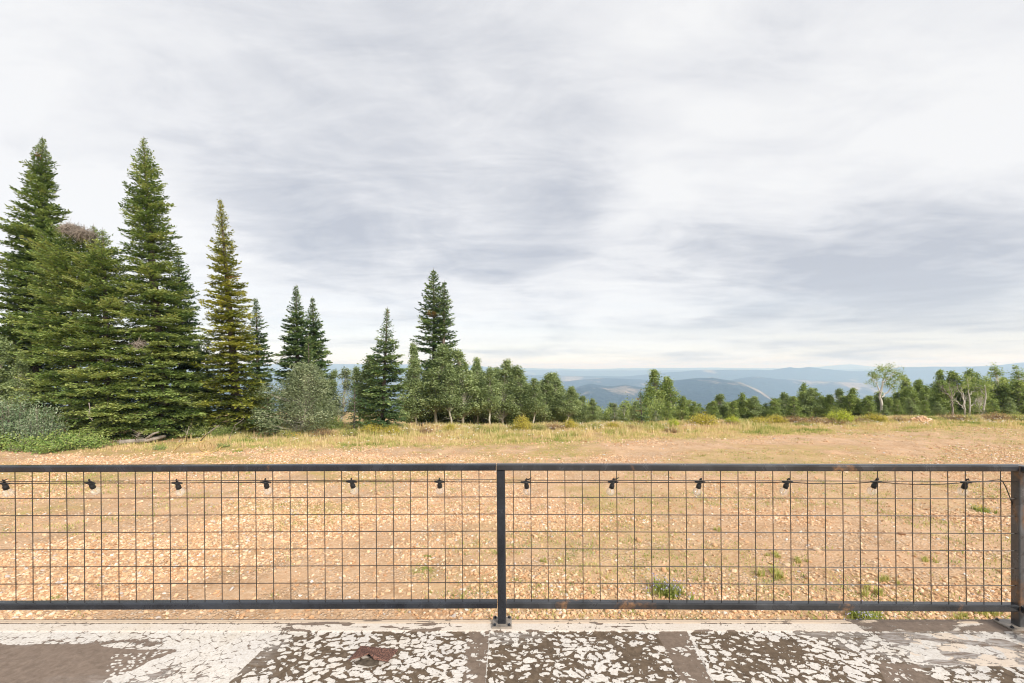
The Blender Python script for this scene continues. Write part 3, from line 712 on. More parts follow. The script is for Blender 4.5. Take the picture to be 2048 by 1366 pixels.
for k, (px, py, d) in enumerate([(1500, 815, 46), (1555, 812, 47), (1600, 808, 47), (1640, 806, 47), (1690, 806, 47), (1725, 810, 47), (1765, 805, 48), (1800, 795, 48), (1835, 790, 49), (1865, 785, 49), (1900, 785, 50), (1945, 780, 50), (1980, 780, 50), (2025, 780, 50), (1420, 818, 44), (1460, 818, 45)]):
    place_tree('green%d' % (k % 6), px, py - 8, d, 30, 'aspen half hidden behind the front rows at the right', 'half hidden aspens behind the right rows')
sk = lambda p: float(np.interp(p, [1160, 1270, 1300, 1345, 1400, 1500, 1560, 1609, 1700, 1760, 1814, 1877, 1940, 2048], [806, 812, 790, 790, 806, 803, 800, 788, 792, 796, 780, 768, 766, 768]))
for k, px in enumerate(list(range(1172, 1290, 24)) + list(range(1300, 1400, 25)) + list(range(1412, 2070, 19))):
    place_tree('green%d' % ((k * 5 + 2) % 6) if px > 1290 else 'grey%d' % (k % 6), px, sk(px) + random.uniform(-2, 10), random.uniform(41, 45.5), 22, 'aspen half hidden behind the front rows at the right', 'half hidden aspens behind the right rows')
for k, (px, py, d, hw, lb) in enumerate([(1995, 736, 43, 20, 'tall sparse aspen with pale stem near the right end of the thicket'), (2034, 738, 43.5, 20, 'tall sparse aspen at the very right edge of the picture'), (1966, 768, 39.5, 18, 'pale crooked aspen stem with sparse leaves, second from the right edge group')]):
    place_tree('bare%d' % (k % 2), px, py, d, hw, lb, 'sparse pale aspens at the right')
for k, (px, py, d, hw, lb) in enumerate([(1738, 806, 36.5, 17, 'low leafy aspen just left of the old leaning aspen trunk'), (1766, 812, 35.8, 16, 'low leafy sapling directly in front of the old leaning aspen trunk'), (1794, 802, 36.5, 18, 'low leafy aspen just right of the old leaning aspen trunk'), (1822, 800, 36.3, 18, 'low leafy aspen behind the left side of the dirt pile'), (1852, 804, 36, 17, 'low leafy aspen behind the right side of the dirt pile'), (1882, 806, 36, 15, 'low leafy sapling left of the forked dead tree'), (1985, 802, 36.2, 18, 'low leafy aspen between the crooked white stem and the right edge'), (2022, 798, 36.2, 19, 'low leafy aspen in front at the right edge of the picture')]):
    place_tree(('grey%d' if k % 2 else 'green%d') % (k % 6), px, py, d, hw, lb, 'low leafy aspens in front of the thicket')
place_tree('willow0', 600, 740, 27.0, 56, 'big silvery grey willow bush in front of the fir pair', None, 1.0, None, 'bush')
place_tree('thin0', 14, 648, 27.5, 34, 'pale leafy aspen at the left edge behind the silver shrub', 'aspens at the left edge')
place_tree('grey2', 44, 716, 25.6, 17, 'pale thin aspen in front of the tall left fir', 'aspens at the left edge')
place_tree('grey1', -14, 690, 25.4, 34, 'grey aspen cut off by the left edge of the picture', 'aspens at the left edge')
place_tree('thin0', 404, 690, 30.5, 18, 'pale wispy aspen behind the blue-green young fir', 'aspens at the left edge')

# trees drawn limb by limb
def limb_tree(name, D_, limbs, clumps, label, barkm, leafm, seed, base_px, group=None):
    r = np.random.default_rng(seed); gt, gb, gc = Geo(), Geo(), Geo()
    if not clumps or len(limbs) < 4: gb = gt
    bx = (base_px - CX) / F * D_; base = np.array([bx, D_, float(gz(np.array([bx]), np.array([D_]))[0])])
    for k, (pts, r0, r1, dz) in enumerate(limbs):
        P = np.array([at(px, py, D_ + dz * q / max(1, len(pts) - 1)) for q, (px, py) in enumerate(pts)])
        if k == 0: P[0] = base - np.array([0, 0, .15])
        # subdivide a little and wobble
        tt = np.linspace(0, len(P) - 1, 3 * len(P)); Q = np.stack([np.interp(tt, np.arange(len(P)), P[:, c]) for c in range(3)], -1)
        Q[1:-1] += r.normal(0, .03, Q[1:-1].shape)
        tube(gt if k == 0 else gb, Q, np.linspace(r0, r1, len(Q)), 7 if k == 0 else 5, .5)
        for b in range(len(Q) if k else 4):
            a = Q[r.integers(len(Q) // 2, len(Q))]; L = .3 + .5 * r.random(); d = unit(r.normal(0, 1, 3) + np.array([0, 0, .5])) * L
            tube(gb, [a, a + d * .5 + r.normal(0, .04, 3), a + d], [.012, .008, .003], 3, .5, False)
    for (px, py, rp, n_) in clumps:
        c = at(px, py, D_ + r.normal(0, .35)); s = rp / F * D_
        for q in range(7):
            cc = c + r.normal(0, .5, 3) * s
            C = cc + r.normal(0, .32, (n_ // 7, 3)) * s
            leaves(gc, C, r, .11, np.clip(.5 + r.normal(0, .12) + r.normal(0, .16, len(C)), 0, 1))
    root = tag(empty(name, base), label, 'tree', group)
    gt.build('trunk', M[barkm], root, True, base)
    if gb is not gt: gb.build('branches', M[barkm], root, False, base)
    if gc.n: gc.build('crown', M[leafm], root, False, base)
limb_tree('aspen_tree', 38., [([(1764, 850), (1763, 805), (1762, 780), (1766, 762), (1775, 742)], .13, .03, .3), ([(1762, 785), (1752, 766), (1744, 758)], .05, .02, -.4), ([(1764, 795), (1776, 782), (1786, 768), (1797, 755)], .06, .02, .5), ([(1766, 765), (1782, 752), (1790, 742)], .05, .015, -.3)],
    [(1749, 756, 10, 210), (1757, 746, 12, 260), (1770, 738, 12, 280), (1784, 737, 7, 130), (1797, 748, 11, 280), (1802, 758, 8, 180), (1746, 764, 7, 110), (1779, 762, 9, 120), (1786, 775, 9, 140), (1770, 751, 8, 100), (1775, 768, 8, 110), (1790, 766, 8, 120)],
    'old leaning aspen with bare white trunk standing above the right row', 'pale_bark', 'aspen_green', 301, 1764)
limb_tree('dead_tree', 38.5, [([(1905, 850), (1905, 815), (1904, 795)], .08, .05, 0), ([(1904, 798), (1892, 785), (1882, 772)], .05, .012, .3), ([(1904, 797), (1901, 780), (1898, 765)], .045, .012, -.3), ([(1904, 796), (1911, 783), (1915, 770)], .04, .01, .2), ([(1898, 790), (1888, 786), (1878, 770)], .025, .008, -.2)], [],
    'bare dead tree with forked grey limbs in the right thicket', 'deadwood', None, 302, 1905, 'bare pale trees at the right')
limb_tree('dead_tree', 37.5, [([(1932, 850), (1929, 820), (1926, 795), (1923, 775)], .075, .02, 0), ([(1928, 818), (1918, 806), (1909, 799)], .04, .012, .2), ([(1927, 800), (1920, 785), (1914, 772)], .03, .008, -.2), ([(1929, 815), (1931, 802), (1930, 795)], .03, .01, .2)], [(1926, 776, 7, 60)],
    'dead white aspen leaning left, right of the forked dead tree', 'pale_bark', 'aspen_green', 303, 1932, 'bare pale trees at the right')
limb_tree('aspen_tree', 38.2, [([(1940, 845), (1939, 800), (1938, 780), (1934, 758)], .075, .02, 0), ([(1939, 790), (1948, 782), (1953, 776)], .035, .01, .2), ([(1941, 815), (1950, 806), (1953, 797)], .04, .012, .2)], [(1933, 757, 9, 230), (1945, 770, 9, 200), (1928, 768, 8, 170), (1950, 785, 8, 140)],
    'upright white-stemmed aspen right of the leaning dead white aspen', 'pale_bark', 'aspen_green', 304, 1940, 'bare pale trees at the right')
limb_tree('aspen_tree', 37.8, [([(1967, 845), (1968, 815), (1971, 795), (1969, 770)], .085, .025, 0), ([(1970, 790), (1963, 782), (1958, 776)], .03, .01, .2), ([(1968, 815), (1960, 806), (1957, 801)], .03, .01, -.2)], [(1968, 765, 10, 260), (1960, 775, 8, 160), (1978, 775, 9, 180)],
    'thick crooked white aspen stem between the upright white stem and the picture edge', 'pale_bark', 'aspen_green', 305, 1967, 'bare pale trees at the right')

# shrubs made of stems and leaves
def shrub_proto(name, seed, r_, h, nst, per, leafm, leaf, narrow=.5, barkm='twig', flower=0.):
    r = np.random.default_rng(seed); gs, gl = Geo(), Geo()
    for k in range(nst):
        a = r.random() * 6.28; q = r.random() ** .6
        e = np.array([math.cos(a) * r_ * q, math.sin(a) * r_ * q, h * (1 - .45 * q * q) * (.45 + .75 * r.random() ** 1.3)])
        b = e * np.array([.25, .25, 0]) - np.array([0, 0, .03])
        mid = (e + b) / 2 + np.array([e[0] * .05, e[1] * .05, -.02 * h]) + r.normal(0, .03 * r_, 3)
        tube(gs, [b, mid, e], [.008, .006, .003], 3, .5, False)
        n_ = int(per * (.6 + .8 * r.random()))
        s = .25 + .78 * r.random(n_) ** .6
        C = b + (e - b) * s[:, None] + r.normal(0, .09 * (r_ + h) / 1.2, (n_, 3)) * np.array([1, 1, .7])
        C[:, 2] = np.maximum(C[:, 2], .02)
        leaves(gl, C, r, leaf, np.clip(.42 + r.normal(0, .13) + .25 * (s - .6) + r.normal(0, .15, n_), 0, 1), .3, narrow)
    root = empty(name, (0, 0, 0))
    gs.build('stems', M[barkm], root); gl.build('foliage', M[leafm], root)
    return dict(root=root, used=False, r=r_, h=h)
SH = {}
SH['lime'] = shrub_proto('rabbitbrush', 401, .6, .55, 150, 40, 'brush_lime', .06, .4)
SH['yellow'] = shrub_proto('rabbitbrush', 402, .65, .5, 150, 40, 'brush_yellow', .06, .4)
SH['yellow2'] = shrub_proto('rabbitbrush', 403, .6, .6, 150, 40, 'brush_yellow', .06, .4)
SH['rust'] = shrub_proto('dry_bush', 404, .65, .5, 120, 18, 'brush_rust', .055, .4)
SH['rust2'] = shrub_proto('dry_bush', 405, .55, .6, 90, 16, 'brush_rust', .055, .35)
SH['green'] = shrub_proto('meadow_bush', 406, .6, .55, 90, 22, 'brush_green', .06, .45)
SH['silver'] = shrub_proto('silver_shrub', 407, 1.0, 1.3, 170, 34, 'silver', .085, .5)
SH['leafy'] = shrub_proto('leafy_plant', 408, .75, .6, 80, 26, 'leafy', .085, .55)
SH['leafy2'] = shrub_proto('leafy_plant', 409, .65, .5, 64, 24, 'leafy', .08, .5)
SH['straggle'] = shrub_proto('leafy_plant', 411, .5, .4, 34, 16, 'leafy', .075, .5)
SH['under'] = shrub_proto('undergrowth_shrub', 410, .9, 1.0, 110, 34, 'aspen_green', .09, .7)
def place_shrub(key, px, d, hw, top_py, label, group=None, cat='bush'):
    v = SH[key]; x = (px - CX) / F * d; d = min(d, float(edge_y(x)) - .8); x = (px - CX) / F * d; zb = float(gz(np.array([x]), np.array([d]))[0])
    h = max(.26 if key == 'straggle' else .32, EYE - (top_py - HY) / F * d - zb + (.05 if key in ('straggle', 'silver', 'leafy', 'leafy2') else .07))
    root = v['root'] if not v['used'] else copy_tree(v['root']); v['used'] = True
    s = 1.08 * hw / F * d / v['r']
    root.location = (x, d, zb - .02); root.scale = (s, s, h / v['h']); root.rotation_euler = (0, 0, random.random() * 6.28)
    return tag(root, label, cat, group)
gY = 'yellow brush at the meadow edge'; gRu = 'dry rusty bushes in the meadow'
for a in [('lime', 1346, 30, 11, 841, 'small bright lime bush near the tall aspen pair', gY), ('lime', 1464, 33, 13, 835, 'bright lime bush beneath the start of the low right row', gY),
          ('yellow', 1405, 32, 26, 832, 'wide mustard yellow bush between the two lime bushes', gY), ('lime', 1680, 34.5, 22, 824, 'large bright yellow bush left of the dirt pile', gY),
          ('yellow2', 746, 27, 22, 851, 'yellow-green bush at the foot of the single bright fir', gY), ('yellow', 785, 26.5, 16, 855, 'low yellow bush at the right foot of the single bright fir', gY),
          ('yellow2', 1045, 29, 18, 838, 'tall orange-yellow bush under the middle of the long grove', gY), ('yellow', 1140, 30.5, 14, 843, 'green-yellow bush near the right end of the long grove', gY),
          ('yellow2', 1225, 29.5, 17, 850, 'pale yellow bush below the low gap between groves', gY), ('yellow', 1520, 33, 22, 838, 'flat yellow bush below the low right row', gY), ('yellow2', 1552, 34, 22, 834, 'yellow bush just left of the long rusty brush', gY),
          ('yellow', 1750, 34.5, 20, 831, 'yellow-green bush left of the old leaning aspen trunk', gY), ('yellow2', 900, 27.5, 14, 852, 'small yellow bush under the left of the long grove', gY),
          ('rust', 1590, 32.5, 26, 834, 'left end of the rusty brown brush row', gRu), ('rust', 1630, 32, 28, 836, 'middle rusty brown bush of the brush row', gRu), ('rust2', 1668, 31.5, 26, 838, 'dark rusty bush beneath the large bright yellow bush', gRu), ('rust', 1712, 32, 28, 837, 'right end of the rusty brown brush row', gRu),
          ('rust2', 1110, 30, 20, 845, 'rusty bush under the right half of the long grove', gRu), ('rust', 850, 27, 16, 856, 'rusty bush between the single fir and the grove stems', gRu), ('rust2', 815, 26.8, 12, 857, 'small rusty bush right of the single fir foot', gRu),
          ('rust', 1262, 28.5, 14, 853, 'dark brown dry bush below the small rusty fir', gRu), ('rust2', 1345, 27.5, 17, 858, 'dark brown low bush in front of the small lime bush', gRu), ('rust', 1465, 30.5, 16, 850, 'brown bush in front of the bright lime bush', gRu),
          ('rust2', 1905, 34, 22, 828, 'reddish dry bush at the base of the forked dead tree', gRu), ('rust', 1995, 34, 24, 827, 'purplish dry bush near the right picture edge', gRu), ('rust2', 1800, 34, 12, 832, 'dry weedy bush just left of the dirt pile', gRu), ('rust2', 650, 26, 18, 857, 'rusty weeds below the silvery willow bush', gRu),
          ('green', 960, 28, 18, 850, 'green bush under the middle left of the grove', 'green meadow bushes'), ('green', 1075, 28.5, 18, 848, 'green-gold bush at the front of the grove middle', 'green meadow bushes'), ('green', 1190, 29.5, 18, 847, 'green-gold bush in front of the lone small aspen', 'green meadow bushes'),
          ('green', 1300, 28.5, 18, 852, 'green-gold bush in front of the tall aspen pair', 'green meadow bushes'), ('green', 1610, 30, 13, 851, 'green tuft bush in front of the rusty brush row', 'green meadow bushes'), ('green', 700, 26, 18, 858, 'green bush in front of the tiny narrow fir', 'green meadow bushes'),
          ('green', 1935, 33.5, 20, 830, 'green-gold bush beneath the white aspen stems', 'green meadow bushes'), ('green', 2035, 33, 22, 829, 'pale green bush at the right picture edge', 'green meadow bushes'), ('green', 1870, 33.5, 16, 834, 'pale green bush just right of the dirt pile', 'green meadow bushes'), ('green', 570, 25.5, 15, 860, 'green bush below the low dark young fir', 'green meadow bushes')]:
    place_shrub(*a)
gS = 'silver shrubs at the left'; gLf = 'leafy plants below the left firs'
for a in [('silver', 30, 22.4, 50, 812, 'silver-leaved shrub at the left edge below the tall fir', gS), ('silver', 84, 22.0, 34, 822, 'small silver shrub beside the broad fir trunk', gS), ('silver', -8, 22.6, 50, 815, 'silver shrub cut by the left edge of the picture', gS),
          ('leafy', 22, 21.8, 36, 868, 'bright leafy plant at the left edge below the silver shrub', gLf), ('leafy2', 62, 21.3, 34, 872, 'bright leafy plant second from the left edge', gLf), ('leafy', 105, 21.5, 34, 866, 'leafy plant with white flower heads below the small silver shrub', gLf), ('leafy2', 145, 21.7, 30, 868, 'leafy plant in front of the broad fir trunk', gLf), ('leafy', 190, 22.0, 28, 872, 'leafy plant left of the fallen log', gLf), ('leafy2', 95, 20.8, 30, 884, 'low leafy plant at the front of the left plants', gLf),
          ('under', 395, 26, 22, 850, 'green shrub at the right foot of the tallest fir', gLf), ('under', 450, 26, 22, 853, 'green shrub at the left foot of the yellowing fir', gLf), ('straggle', 320, 22.0, 13, 890, 'small green plant right of the log end', gLf), ('straggle', 447, 22.4, 13, 889, 'small green plant beside the yellow hose loops', gLf),
          ('under', 665, 28, 20, 835, 'dark green shrub between willow bush and tiny fir', gLf), ('under', 735, 28.5, 14, 838, 'shrub tucked behind the left of the single fir', gLf)]:
    place_shrub(*a)

for k, px in enumerate([812, 840, 868, 896, 924, 952, 980, 1008, 1036, 1064, 1092, 1120, 1148, 1176, 1210, 1240, 1275, 1320, 1360]):
    x = (px - CX) / F * 36.; v = SH['under']; rt = copy_tree(v['root']) if v['used'] else v['root']; v['used'] = True
    rt.location = (x, 36. + random.random() * 2, float(gz(np.array([x]), np.array([36.]))[0])); rt.scale = (1., 1., 1.5 + random.random() * .6); rt.rotation_euler = (0, 0, random.random() * 6.28)
    tag(rt, 'dark undergrowth shrub in the shade behind the aspen stems', 'bush', 'undergrowth behind the aspen stems')
# weeds on the gravel
def weed_proto(name, seed, rad, h, n_, tone, w=.007, lean=1., flower=None):
    r = np.random.default_rng(seed); g = Geo()
    kc = max(5, n_ // 22); ci = r.integers(0, kc, n_); cc = r.normal(0, rad * .55, (kc, 2)); x, y = (cc[ci] + r.normal(0, rad * .16, (n_, 2))).T
    tips = blades(g, x, y, h * (.35 + .9 * r.random(n_) ** 1.5), np.full(n_, w), np.clip(tone + r.normal(0, .08, n_), 0, 1), r, lean, np.zeros(n_))
    root = empty(name, (0, 0, 0)); g.build('leaves', M['grass'], root)
    if flower:
        g = Geo(); t = tips[::5] + np.array([0, 0, .01]); k = len(t)
        for _ in range(3):
            an = r.random(k) * 6.28
            kites(g, t + r.normal(0, .008, t.shape), np.stack([np.cos(an), np.sin(an), .8 + 0 * an], -1), r.normal(0, 1, (k, 3)), np.full(k, .022), np.full(k, .014), np.zeros(k))
        g.build('blossom', M[flower], root)
    return dict(root=root, used=False)
WD = dict(flowering=weed_proto('weed_plant', 501, .22, .16, 420, .17, .007, 1.2, 'flower_blue'), tuft=weed_proto('grass_tuft', 502, .17, .15, 170, .32), patch=weed_proto('grass_patch', 503, .32, .05, 700, .16, .008, 1.3), golden=weed_proto('weed_plant', 504, .2, .18, 240, .12, .007, 1., 'flower_yellow'))
def place_weed(key, px, py, s, label):
    v = WD[key]; x, y = ground_at(px, py); root = v['root'] if not v['used'] else copy_tree(v['root']); v['used'] = True
    root.location = (x, y, float(gz(np.array([x]), np.array([y]))[0])); root.scale = (s, s, s * random.uniform(.8, 1.1)); root.rotation_euler = (0, 0, random.random() * 6.28)
    tag(root, label, 'weed', 'green weeds growing in the gravel')
for a in [('flowering', 1334, 1186, 1.35, 'grey-green weed with pale violet flowers low behind the right mesh panel'), ('patch', 848, 1142, .75, 'flat patch of bright green grass behind the left mesh panel'), ('patch', 858, 1116, .35, 'small green grass patch just above the bright flat patch'),
          ('tuft', 1545, 1150, 1.25, 'bushy green weed behind the middle of the right mesh panel'), ('tuft', 1548, 1112, .8, 'smaller weed just above the bushy green weed'), ('tuft', 1600, 1124, .7, 'small weed right of the bushy green weed'), ('tuft', 1742, 1186, 1.1, 'green weed behind the lower right of the mesh by the corner'),
          ('flowering', 1728, 1238, 1.2, 'green weed peeping between the bottom rail and the deck edge'), ('tuft', 1775, 1165, .8, 'thin weed above the lower right green weed'), ('tuft', 1985, 1234, 1.0, 'grass tuft by the foot of the corner post'), ('tuft', 1930, 1238, .8, 'sparse grass tuft left of the corner post foot'),
          ('patch', 110, 1196, .35, 'little green patch behind the lower left mesh'), ('tuft', 1855, 1120, .7, 'small green weed behind the right mesh near the corner'), ('golden', 1965, 1020, .9, 'small green weed behind the upper right mesh near the corner'),
          ('golden', 590, 876, 1.6, 'tall yellow-flowered plant standing below the willow bush'), ('golden', 476, 905, .8, 'small yellow-flowered plant right of the hose loops'), ('tuft', 1088, 1128, .5, 'tiny weed just right of the middle post'), ('tuft', 1435, 1060, .6, 'tiny weed behind the middle of the right panel')]:
    place_weed(*a)

# fallen log, dead branches, hose, dirt pile
r = np.random.default_rng(601)
def on_ground(px, py, up=0.):
    x, y = ground_at(px, py); return np.array([x, y, float(gz(np.array([x]), np.array([y]))[0]) + up])
root = tag(empty('fallen_log', on_ground(288, 888)), 'grey weathered fallen log lying at the foot of the firs', 'log'); o0 = np.array(root.location)
g = Geo(); p = [on_ground(238, 891, .10), on_ground(262, 888.5, .13), on_ground(290, 887, .16), on_ground(312, 884, .20), on_ground(330, 881, .24)]
tube(g, p, [.13, .115, .11, .105, .08], 11, .5); g.build('log_trunk', M['deadwood'], root, True, o0)
g = Geo()
tube(g, [p[2] + np.array([0, 0, .05]), p[2] + np.array([.35, .1, .33]), p[2] + np.array([.62, .12, .42])], [.07, .06, .03], 7, .5); g.build('limb', M['deadwood'], root, True, o0); g = Geo()
for k in range(9):
    a = p[0] + r.normal(0, .05, 3); tube(g, [a, a + np.array([-.12 - .12 * r.random(), r.normal(0, .1), r.normal(0, .08)])], [.025, .004], 4, .5)
g.build('splintered_end', M['deadwood'], root, False, o0)
def dead_branch(pts, rad, label, n_=6, seed=0):
    r = np.random.default_rng(seed); P = np.array(pts); root = tag(empty('dead_branch', P[0]), label, 'branch', 'dead branches under the firs')
    g = Geo(); tube(g, P, np.linspace(rad, rad * .35, len(P)), 5, .5); g.build('stick', M['deadwood'], root, False, P[0])
    g = Geo()
    for k in range(n_):
        a = P[0] + (P[-1] - P[0]) * (.3 + .7 * r.random()); d = unit(r.normal(0, 1, 3) + unit(P[-1] - P[0])) * (.15 + .35 * r.random()); d[2] = abs(d[2])
        tube(g, [a, a + d * .5 + r.normal(0, .03, 3), a + d], [rad * .45, rad * .3, .003], 3, .5, False)
    g.build('twigs', M['deadwood'], root, False, P[0])
dead_branch([on_ground(400, 882, .03), at(416, 866, 22.9), at(438, 850, 23.2)], .03, 'bare dead branch leaning up right of the tallest fir', 7, 1)
dead_branch([on_ground(455, 884, .03), at(470, 850, 23.4), at(488, 838, 23.7)], .02, 'thin tan dead branch arching before the yellowing fir', 5, 2)
dead_branch([on_ground(372, 884, .03), at(374, 868, 22.6), at(378, 852, 22.7)], .022, 'short upright dead branch between the log and the hose', 9, 3)
dead_branch([on_ground(270, 884, .06), at(272, 874, 22.3), at(280, 868, 22.3)], .02, 'tangle of dead twigs above the fallen log', 24, 4)
dead_branch([at(178, 806, 22.2), at(180, 818, 21.9), at(177, 832, 21.7), at(186, 842, 21.7)], .022, 'pale bare broken branch hanging low in the broad fir', 4, 5)
hp = [(343, 909, 0), (349, 899, .02), (357, 892, .03), (366, 887, .05), (380, 886.5, .06), (395, 886, .08), (408, 884.5, .10), (418, 886, .10), (425, 892, .04), (423, 899, .0), (414, 903, 0), (404, 902, .02), (398, 895, .05), (399, 888, .10), (407, 890, .10), (412, 897, .05), (408, 904, 0), (395, 908, 0), (382, 910, 0), (400, 911, .0), (424, 905, .0), (440, 898, .03), (445, 889, .10), (438, 885, .10), (430, 886, .08), (438, 893, .05), (444, 896, .04), (449, 886, .12), (446, 882, .14), (441, 892, .05), (440, 902, 0), (452, 903, 0)]
hp = np.array([on_ground(a, b, .02 + c) for a, b, c in hp])
def spline(P, k=5):
    out_ = []
    Q = np.concatenate([P[:1], P, P[-1:]])
    for i in range(1, len(Q) - 2):
        for t in np.arange(k) / k:
            a, b, c, d = Q[i - 1:i + 3]
            out_.append(.5 * ((2 * b) + (c - a) * t + (2 * a - 5 * b + 4 * c - d) * t * t + (3 * b - a - 3 * c + d) * t ** 3))
    out_.append(P[-1]); return np.array(out_)
g = Geo(); tube(g, spline(hp), .022, 7, .5); ho = g.build('garden_hose', M['hose'], None, True); tag(ho, 'tangled yellow hose lying in loops on the gravel by the firs', 'hose')
# dirt pile
cx, cy = (1843 - CX) / F * 31.8, 31.8; zb = float(gz(np.array([cx]), np.array([cy]))[0])
gx, gy = np.meshgrid(np.linspace(-1, 1, 40), np.linspace(-1, 1, 30)); rr = np.hypot(gx, gy)
hh = .36 * np.clip(1 - rr ** 1.6, -.2, 1) * (.7 + .6 * fbm(gx * 2 + 5, gy * 2, 611, 4)) - .04
root = tag(empty('dirt_pile', (cx, cy, zb)), 'pale heap of stony dirt at the meadow edge before the thicket', 'dirt pile'); g = Geo()
px_ = cx + gx * .85; py_ = cy + gy * .7
i = (np.arange(29)[:, None] * 40 + np.arange(39)[None]).ravel()
g.add(np.stack([px_, py_, gz(px_, py_) + hh], -1), [np.stack([i, i + 1, i + 41, i + 40], -1)], 0.); g.build('dirt_mound', M['dirt'], root, True, (cx, cy, zb))
g = Geo(); r = np.random.default_rng(612); a = r.random(420) * 6.28; q = r.random(420) ** .6
sx, sy = np.cos(a) * q, np.sin(a) * q
hs = np.array([hh[np.abs(gy[:, 0] - b).argmin(), np.abs(gx[0] - a_).argmin()] for a_, b in zip(sx, sy)])
X_, Y_ = cx + sx * .85, cy + sy * .7
stones(g, X_, Y_, .03 + .11 * r.random(420) ** 2, r, gz(X_, Y_) + hs); o = g.build('rubble_stones', M['stones'], root, False, (cx, cy, zb)); tag(o, kind='stuff')

# ------------------------------------------------------------------ deck
DZ = EYE - DK
yd0, yd1 = 1.9, 2.745
gx = np.arange(-3.45, 3.45, .0055); gy = np.concatenate([[-4., -1, .8], np.arange(yd0, yd1, .0065), [yd1]])
X, Y = np.meshgrid(gx, gy)
def px_of(X, Y): return CX + F * X / np.maximum(Y, .5), HY + DK * F / np.maximum(Y, .5)
PXd, PYd = px_of(X, Y)
wx = X + .11 * (fbm(X * 5, Y * 5, 701) - .5) + .02 * (fbm(X * 22, Y * 22, 702) - .5); wy = Y + .11 * (fbm(X * 5, Y * 5, 703) - .5) + .02 * (fbm(X * 22, Y * 22, 704) - .5)
f1, f2 = worley(wx * 14 + wy * 6, wy * 21 - wx * 2, 705); cr = f2 - f1                  # islands about 9 cm
f1b, f2b = worley(wx * 26 + .4 * wy * 20, wy * 30, 707); crb = f2b - f1b
lo = fbm(X * 1.7, Y * 2.2, 709, 4); md = fbm(X * 9, Y * 9, 711, 4)
hf = fbm(X * 60, Y * 75, 712, 3)
w2x = X + .09 * (fbm(X * 4, Y * 4, 741) - .5); w2y = Y + .09 * (fbm(X * 4, Y * 4, 742) - .5)
r1 = np.abs(fbm(w2x * 11 + w2y * 5, w2y * 15 - w2x * 4, 743, 3) - .5); r2 = np.abs(fbm(w2x * 24, w2y * 34, 744, 2) - .5)
wv = .055 + .30 * smooth(.34, .68, .55 * fbm(X * 4, Y * 5, 745, 3) + .45 * fbm(X * 13, Y * 16, 746, 2))
isl = .42 + 1.7 * (np.minimum(cr, .42) - wv) + 1.3 * (np.minimum(r2, .12) - .06) + .6 * (np.minimum(r1, .12) - .06) + 1.0 * (hf - .5) - .5 * (1 - np.minimum(crb * 7, 1))
crk = np.minimum(cr, .25) / .25; crkb = np.minimum(crb, .2) / .2
whitez = .30 + .42 * np.minimum(crk * 3, 1) + .22 * (np.minimum(crkb * 2.4, 1)) + .5 * (lo - .42)
paint = isl.copy(); zone = np.zeros_like(X); smear = .5 * smooth(.58, .75, fbm(X * 2.2 + 4, Y * 3.5, 713, 3)); beige = np.zeros_like(X)
pin = lambda poly: inpoly(PXd + 5 * (md - .5), PYd + 3 * (md - .5), poly)
# painted sheet at the left
zl = pin([(-60, 1262), (562, 1262), (508, 1312), (455, 1366), (430, 1400), (-60, 1400)])
paint = np.where(zl, .98 + .25 * (hf - .5) - .8 * (1 - np.minimum(crk * 2.4, 1)) * smooth(.36, .56, lo + .0006 * (PXd - 250)) - .62 * (1 - np.minimum(crkb * 2.6, 1)) * smooth(300, 400, PXd) * smooth(1275, 1300, PYd) * smooth(.35, .6, md) , paint)
zb_ = inpoly(PXd + 40 * (fbm(X * 3, Y * 12, 715) - .5), PYd + 16 * (fbm(X * 3, Y * 10, 716) - .5), [(-60, 1284), (150, 1286), (215, 1292), (350, 1298), (318, 1312), (290, 1322), (245, 1350), (215, 1362), (190, 1400), (-60, 1400)])
strk = smooth(.56, .60, fbm(X * 2 + Y * 4.2, Y * 20 - X * 14, 718, 2)); zone = zone
paint = np.where(zb_, .06 + .12 * (hf - .5) + .25 * smooth(.58, .72, fbm(X * 5 + Y * 9, Y * 30 - X * 12, 717, 3)), paint); zone = np.where(zb_, 1., zone)
dots = zb_ & pin([(225, 1308), (345, 1298), (300, 1318), (255, 1345), (215, 1358), (212, 1335)])
fd1, fd2 = worley((X + .6 * Y) * 34, (Y) * 40, 719); paint = np.where(dots, np.where(fd1 < .30, .85, .12), paint)
grey = smooth(.45, .62, fbm(X * 4 + Y * 2, Y * 14 - X * 4, 721, 4)) * zl * (~zb_) * smooth(420, 300, PXd) * smooth(1265, 1280, PYd)
paint = paint - .42 * grey - .12 * zl * (~zb_) * smooth(.45, .65, fbm(X * 3, Y * 9, 761, 4)); zone = np.maximum(zone, zl * 1.)
# dark membrane strips
for poly in ([(938, 1260), (979, 1260), (970, 1400), (921, 1400)], [(1312, 1260), (1376, 1260), (1444, 1400), (1382, 1400)], [(1752, 1322), (1835, 1328), (1930, 1400), (1790, 1400)]):
    zs = pin(poly); paint = np.where(zs, isl - .30 - .2 * smooth(.45, .6, fbm(X * 6, Y * 5, 751)), paint); zone = np.where(zs, .8, zone); smear = np.where(zs, 0., smear)
seam = np.abs(PXd - np.interp(PYd, [1262, 1366, 1400], [979, 971, 968.])) < 1.3
seam |= np.abs(PXd - np.interp(PYd, [1262, 1366, 1400], [1377, 1428, 1445.])) < 3.2
paint = np.where(seam, .62 + .5 * (md - .5), paint)
